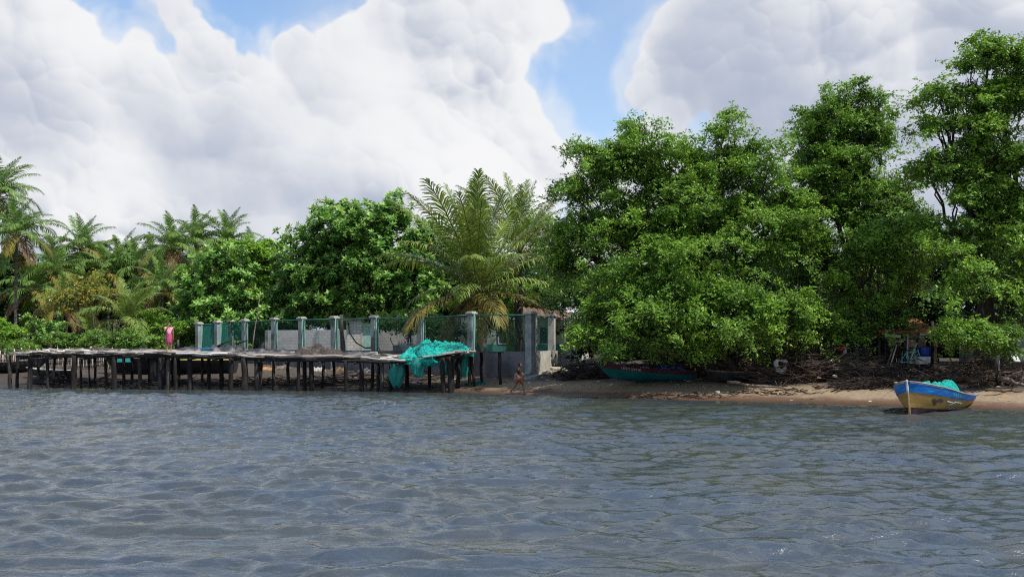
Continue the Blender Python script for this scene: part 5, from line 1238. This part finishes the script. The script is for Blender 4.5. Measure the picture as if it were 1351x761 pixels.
    m = MB(); m.tube([h+Vector((.074, -.022, -.055)), h+Vector((.080, 0, -.056)), h+Vector((.074, .022, -.055))], .005, 5); m.build('mouth', 'boat_maroon', t)
    def cl(nm, seg, mat):
        vv = []; ee = []; rr = []; ii = {}
        for (a, b, ra, rb) in seg:
            for q, r_ in ((a, ra), (b, rb)):
                key = tuple(round(c, 4) for c in q)
                if key not in ii: ii[key] = len(vv); vv.append(q); rr.append(r_)
            ee.append((ii[tuple(round(c, 4) for c in a)], ii[tuple(round(c, 4) for c in b)]))
        finish(nm, skin_mesh(vv, ee, rr), mat, t, True)
    clothes(t, J, cl)
    return t
V_ = lambda x, y, z: Vector((x, y, z))
# person in pink on the pier, hand raised to the face, arm hanging
pose = dict(pelvis=V_(0, 0, .86), waist=V_(.0, 0, .98), chest=V_(.0, 0, 1.17), neck=V_(0, 0, 1.31), head=V_(.02, 0, 1.46),
            shl=V_(0, .17, 1.26), ell=V_(.03, .20, 1.00), wrl=V_(.05, .19, .77), shr=V_(0, -.17, 1.26), elr=V_(.10, -.24, 1.06), wrr=V_(.14, -.09, 1.30),
            hil=V_(0, .085, .82), knl=V_(.02, .09, .45), anl=V_(-.01, .09, .09), hir=V_(0, -.085, .82), knr=V_(.02, -.09, .45), anr=V_(.02, -.10, .09))
def cl_pink(t, J, cl):
    cl('shirt', [(J['waist']+V_(0, 0, -.10), J['waist'], (.135, .11), (.125, .105)), (J['waist'], J['chest'], (.125, .105), (.155, .118)), (J['chest'], J['neck']-V_(0, 0, .02), (.155, .118), .07),
                 (J['chest'], J['shl'], (.155, .118), .068), (J['shl'], J['shl'].lerp(J['ell'], .45), .068, .056), (J['chest'], J['shr'], (.155, .118), .068), (J['shr'], J['shr'].lerp(J['elr'], .45), .068, .056)], 'pink')
    mb = MB(); prof = [(.125, .98), (.142, .92), (.158, .82), (.165, .70), (.160, .58), (.165, .46), (.160, .455), (.15, .47)]
    n = 28; vs = []
    for r, z in prof:
        for k in range(n): a = 2*math.pi*k/n; rr = r*(1+.05*math.sin(6*a)*(1 if z < .7 else 0)); vs.append(V_(math.cos(a)*rr*.85, math.sin(a)*rr, z))
    mb.add(vs, [(i*n+k, i*n+(k+1) % n, (i+1)*n+(k+1) % n, (i+1)*n+k) for i in range(len(prof)-1) for k in range(n)]); mb.build('skirt', 'magenta', t, True)
x = wx_(223, 50.9); Yp = fyL(x)+0.9; x = wx_(223, Yp)
person('person', 'person in pink top and dark pink skirt standing on pier, hand at face', (x, Yp, zL(x, 0.9)+0.055), R(-62), pose, 'skin', 1.0, cl_pink)
# walker on the beach: long stride to the right, arms forward
pose = dict(pelvis=V_(0, 0, .83), waist=V_(.015, 0, .95), chest=V_(.03, 0, 1.14), neck=V_(.05, 0, 1.28), head=V_(.09, 0, 1.42),
            shl=V_(.03, .17, 1.23), ell=V_(.10, .22, .99), wrl=V_(.30, .17, .86), shr=V_(.04, -.17, 1.23), elr=V_(-.03, -.22, .98), wrr=V_(.07, -.18, .77),
            hil=V_(0, .085, .80), knl=V_(.20, .09, .46), anl=V_(.26, .09, .085), hir=V_(0, -.085, .80), knr=V_(-.10, -.09, .44), anr=V_(-.38, -.09, .15), fdr=V_(.9, 0, -.35))
def cl_walk(t, J, cl):
    cl('shirt', [(J['waist']+V_(0, 0, -.09), J['waist'], (.135, .11), (.125, .105)), (J['waist'], J['chest'], (.125, .105), (.155, .12)), (J['chest'], J['neck']-V_(0, 0, .02), (.155, .12), .07),
                 (J['chest'], J['shl'], (.155, .12), .07), (J['shl'], J['shl'].lerp(J['ell'], .75), .07, .058), (J['chest'], J['shr'], (.155, .12), .07), (J['shr'], J['shr'].lerp(J['elr'], .75), .07, .058)], 'shirt_dark')
    cl('shorts', [(J['waist']+V_(0, 0, -.04), J['pelvis'], (.13, .11), (.145, .12)), (J['pelvis'], J['hil'], (.145, .12), .115), (J['hil'], J['hil'].lerp(J['knl'], .9), .115, .095), (J['pelvis'], J['hir'], (.145, .12), .115), (J['hir'], J['hir'].lerp(J['knr'], .9), .115, .095)], 'shorts_rust')
x, Y = wx_(684, 46.3), 46.35
person('person', 'person in dark shirt and rust red shorts striding along the waterline', (x, Y, gz(x, Y)-0.0), R(-20), pose, 'skin_dark', 0.98, cl_walk)

# ------------------------------------------------------------------ sky and light
w = bpy.data.worlds.new('World'); scene.world = w; w.use_nodes = True; nt = w.node_tree; nt.nodes.clear(); g = N(nt)
sv = Vector((SUN_X, SUN_Y, 0)).normalized()*math.cos(R(SUN_EL)); sv.z = math.sin(R(SUN_EL))
sky = g.n('ShaderNodeTexSky', sky_type='NISHITA'); sky.sun_disc = False; sky.sun_elevation = R(SUN_EL); sky.sun_rotation = math.atan2(SUN_X, SUN_Y)
sky.air_density = 1.0; sky.dust_density = 0.6; sky.ozone_density = 2.0
PUFF = [(60,105,120),(140,95,62),(10,20,85),(190,150,95),(70,260,150),(240,22,32),(268,72,38),(300,150,70),(345,190,105),(398,98,42),(450,155,76),(488,78,54),(540,70,72),(610,40,76),(690,30,62),(600,150,110),(460,250,150),
        (230,270,150),(690,215,90),(775,215,42),(650,290,120),(735,35,38),(20,400,150),(950,40,72),(1050,50,105),(1150,80,100),(1290,90,95),(915,95,45),(895,180,40),(1070,185,75),(1200,190,95),(860,275,80),(970,260,70),(1400,150,140),
        (150,380,170),(400,380,150),(600,400,160),(850,400,150),(1100,340,150),(1350,340,180),(560,-60,110),(1050,-70,120),(-80,-40,140),(90,-110,90),(1330,-40,90),(-180,200,200),(1600,200,220)]
def tile_noise(u, v, fx, seed):
    """gradient noise that repeats once round the sky"""
    rg = np.random.default_rng(seed); fx = int(round(fx)); ny = int(fx*0.62)+4
    an = rg.uniform(0, 2*np.pi, (ny, fx)).astype(np.float32); gx, gy = np.cos(an), np.sin(an)
    X = (u % 1.0)*np.float32(fx); Y = np.clip(v, 0, 0.62)*np.float32(fx)
    xi = X.astype(np.int32); yi = Y.astype(np.int32); X -= xi; Y -= yi; xi %= fx
    x1 = (xi+1) % fx; a = X*X*(3-2*X); b = Y*Y*(3-2*Y); i00 = yi*fx; gx = gx.ravel(); gy = gy.ravel()
    def g(i, dx, dy): return gx[i]*dx+gy[i]*dy
    t0 = g(i00+xi, X, Y); t0 += (g(i00+x1, X-1, Y)-t0)*a
    i00 += fx; t1 = g(i00+xi, X, Y-1); t1 += (g(i00+x1, X-1, Y-1)-t1)*a
    return (t0+(t1-t0)*b)*1.5
def cells(u, v, fx, seed):
    """rounded bumps, one per jittered cell"""
    rg = np.random.default_rng(seed); ny = int(fx*0.62)+5; jx = rg.uniform(0, 1, ny*fx).astype(np.float32); jy = rg.uniform(0, 1, ny*fx).astype(np.float32); js = rg.uniform(0.75, 1.25, ny*fx).astype(np.float32)
    X = (u % 1.0)*np.float32(fx); Y = np.clip(v, 0, 0.6)*np.float32(fx)+1; xi = X.astype(np.int32); yi = Y.astype(np.int32); best = np.full_like(u, -9.0); lit = np.zeros_like(u)
    for oy in (-1, 0, 1):
        for ox in (-1, 0, 1):
            ii = (yi+oy)*fx+(xi+ox) % fx; a = xi+ox+jx[ii]-X; b = yi+oy+jy[ii]-Y; q = js[ii]-1.1*(a*a+b*b)
            hh = np.clip(0.5+0.5*(q-best)/0.12, 0, 1); best = best+(q-best)*hh+0.12*hh*(1-hh)*0.5; lit += (-(a*0.45+b*0.9)/js[ii]-lit)*hh
    return best, lit
def cloud_fields(W):
    """cumulus field for every direction above the horizon: colour and cover"""
    H = W//2; r0 = H//2-110*W//4096; n = H-r0; sc = W/4096
    uu = ((np.arange(W)+0.5)/W).astype(np.float32)[None, :].repeat(n, 0); el = (((np.arange(r0, H)+0.5)/H-0.5)*np.pi).astype(np.float32)[:, None].repeat(W, 1)
    vv = (el+0.18)/(2*np.pi)
    def fb(u, v, f, o, sd, gain=0.5, bil=False):
        t = np.zeros_like(u); a = 1.0
        for k in range(o):
            q = tile_noise(u, v, f, sd+k)
            if bil: q = np.abs(q)*2.2-0.42
            t += a*q; a *= gain; f *= 2.05
        return t
    wu = fb(uu, vv, 24, 5, 10, 0.55); wv = fb(uu, vv, 24, 5, 30, 0.55)
    amp = 0.0045; u2 = uu+wu*amp; v2 = vv+wv*amp; ua = uu+wu*0.0026; va_ = vv+wv*0.0026
    phi = -(u2-0.5)*2*np.pi; th = el+wv*amp*2*np.pi
    ct = np.cos(th); dx, dy, dz = ct*np.cos(phi), ct*np.sin(phi), np.sin(th)
    base = np.full_like(uu, -0.5)
    for (px, py, r) in PUFF:
        c = np.array([(px-CX)/F, 1, -(py-HY)/F]); k = np.linalg.norm(c); c = c/k; rad = r/F/k*1.10
        q = (1-(2-2*(dx*c[0]+dy*c[1]+dz*c[2]))/rad**2)*(rad*6.0); q = np.maximum(q, -0.5)
        # smooth maximum keeps each tower's rounded outline
        hh = np.clip(0.5+0.5*(q-base)/0.07, 0, 1); base = base+(q-base)*hh+0.07*hh*(1-hh)*0.5
    gen = fb(uu, vv, 9, 4, 70)*0.9+0.02-np.clip(el-0.50, 0, 1)*0.9
    front = np.clip((dy-0.62)/0.15, 0, 1)*np.clip((0.60-el)/0.1, 0, 1)
    base = base*front+gen*(1-front)
    u3, v3 = ua, va_
    (w1, l1), (w2, l2), (w3, l3), (w4, l4) = [cells(u3, v3, f_, k_) for f_, k_ in ((32, 1), (70, 2), (150, 3), (330, 4))]
    gate = np.clip(0.5+fb(uu, vv, 30, 3, 140)*1.6, 0.1, 1)
    bil = (w1-0.55)*0.46+(w2-0.55)*0.38+((w3-0.55)*0.25+(w4-0.55)*0.15+fb(u2, v2, 260, 3, 50, 0.6)*0.12)*gate
    h = base*0.80+bil*0.34-0.085
    al = np.clip((h+0.01)/0.045, 0, 1); al = al*al*(3-2*al); wisp = np.clip((h+0.22+0.16*wu)/0.34+fb(u2, v2, 120, 4, 210, 0.6)*0.55, 0, 1)**1.5*0.55*np.clip((h+0.34)/0.2, 0, 1); al = 1-(1-al)*(1-wisp)
    # light from the upper right: a height field of billows lit obliquely, at three sizes
    def blur(x, k):
        for ax in (0, 1):
            for _ in range(2):
                c = np.cumsum(np.concatenate([np.repeat(x.take([0], ax), k, ax), x, np.repeat(x.take([-1], ax), k, ax)], ax), ax, dtype=np.float64)
                x = ((c.take(range(2*k, c.shape[ax]), ax)-c.take(range(0, c.shape[ax]-2*k), ax))/(2*k)).astype(np.float32)
        return x
    def slope(x, e):
        e = max(1, int(e*sc)); return -((np.roll(x, -e, 1)-np.roll(x, e, 1))*0.62+(np.roll(x, -e, 0)-np.roll(x, e, 0))*0.78)
    relief = np.sqrt(np.clip(base, 0, 1)+0.02)*0.55+bil*0.85
    fine = slope(relief, 3); mid = slope(blur(relief, max(1, int(3*sc))), 9); mid2 = slope(blur(relief, max(1, int(10*sc))), 22); big = slope(blur(relief, max(1, int(26*sc))), 50)
    soft = fb(uu, vv, 11, 4, 90)
    edge = 1-np.clip(h/0.28, 0, 1)
    under = np.clip((0.33-el)/0.33, 0, 1)
    lob = l1*0.19+l2*0.24+(l3*0.19+l4*0.12)*(0.3+0.7*gate)+fb(u2, v2, 70, 5, 160, 0.6)*0.13
    lob2 = np.clip(0.55+fb(uu, vv, 17, 3, 180)*1.4, 0.35, 1.0)
    li = 0.325+lob*2.9*lob2+mid2*0.35+big*0.8+soft*0.62+edge*0.34-under*0.10+(w2-0.8)*0.10
    li = 1/(1+np.exp(-(li-0.5)*4.4))
    lo = np.array([0.42, 0.475, 0.60]); hi = np.array([0.93, 0.93, 0.935])
    rgb = (lo+(hi-lo)*li[..., None]).astype(np.float32)
    veil = np.clip(fb(uu, vv, 12, 6, 120)*1.0+0.25, 0, 1)*0.75+np.clip(1-el/0.34, 0, 1)*0.75
    va = np.clip(veil, 0, 0.9)
    aa = 1-(1-al*0.985)*(1-va); vc = np.array([0.68, 0.73, 0.82])
    rgb = (rgb*al[..., None]*0.985+vc*(va*(1-al*0.985))[..., None])/np.maximum(aa, 1e-4)[..., None]
    return r0, H, rgb, aa
def cloud_images(W=4096):
    r0, H, rgb, aa = cloud_fields(W); ims = []
    for nm in ('cloud_colour', 'cloud_cover'):
        ar = np.ones((H, W, 4), np.float32)*0.5; ar[..., 3] = 1
        if nm == 'cloud_colour': ar[r0:, :, :3] = rgb
        else: ar[..., :3] = 0; ar[r0:, :, :3] = aa[..., None]
        im = bpy.data.images.new(nm, W, H, alpha=False, float_buffer=True); im.colorspace_settings.name = 'Non-Color'
        im.pixels.foreach_set(ar.ravel()); im.update(); ims.append(im)
    return ims
imc, ima = cloud_images()
tc = g.n('ShaderNodeTexCoord')
e1 = g.n('ShaderNodeTexEnvironment'); e1.image = imc; g.l(tc.outputs['Generated'], e1.inputs[0])
e2 = g.n('ShaderNodeTexEnvironment'); e2.image = ima; g.l(tc.outputs['Generated'], e2.inputs[0])
skc = g.mix(1.0, sky.outputs[0], (1.7, 1.9, 2.0), 'MULTIPLY')
cc = g.mix(1.0, e1.outputs[0], (10, 10, 10), 'MULTIPLY')
fin = g.mix(e2.outputs[0], skc, cc)
bg = g.n('ShaderNodeBackground'); bg.inputs['Strength'].default_value = 0.1; g.l(fin, bg.inputs[0])
wo = g.n('ShaderNodeOutputWorld'); g.l(bg.outputs[0], wo.inputs[0])

sun = bpy.data.lights.new('sun', 'SUN'); sun.energy = 5.0; sun.angle = R(0.5); sun.color = (1.0, 0.95, 0.86)
so = bpy.data.objects.new('sun', sun); col.objects.link(so); so.rotation_euler = sv.to_track_quat('Z', 'Y').to_euler(); so.location = (20, -20, 40)

cam = bpy.data.cameras.new('camera'); co = bpy.data.objects.new('camera', cam); col.objects.link(co); scene.camera = co
co.location = (0, 0, EYE); co.rotation_euler = (R(90), 0, 0)
cam.sensor_width = 36; cam.lens = 36*F/1351; cam.shift_y = (HY-380.5)/1351; cam.clip_start = 0.1; cam.clip_end = 9000
scene.view_settings.view_transform = 'Standard'; scene.view_settings.look = 'None'; scene.view_settings.exposure = 0; scene.view_settings.gamma = 1
scene.cycles.use_denoising = False; scene.cycles.filter_width = 1.1; scene.cycles.sample_clamp_direct = 1.0; scene.cycles.sample_clamp_indirect = 3; scene.cycles.max_bounces = 6; scene.cycles.transparent_max_bounces = 16
scene.cycles.diffuse_bounces = 3; scene.cycles.glossy_bounces = 3; scene.cycles.caustics_reflective = False; scene.cycles.caustics_refractive = False
scene.render.resolution_x = 1024; scene.render.resolution_y = 576

print('LEAVES', LEAVES[0])
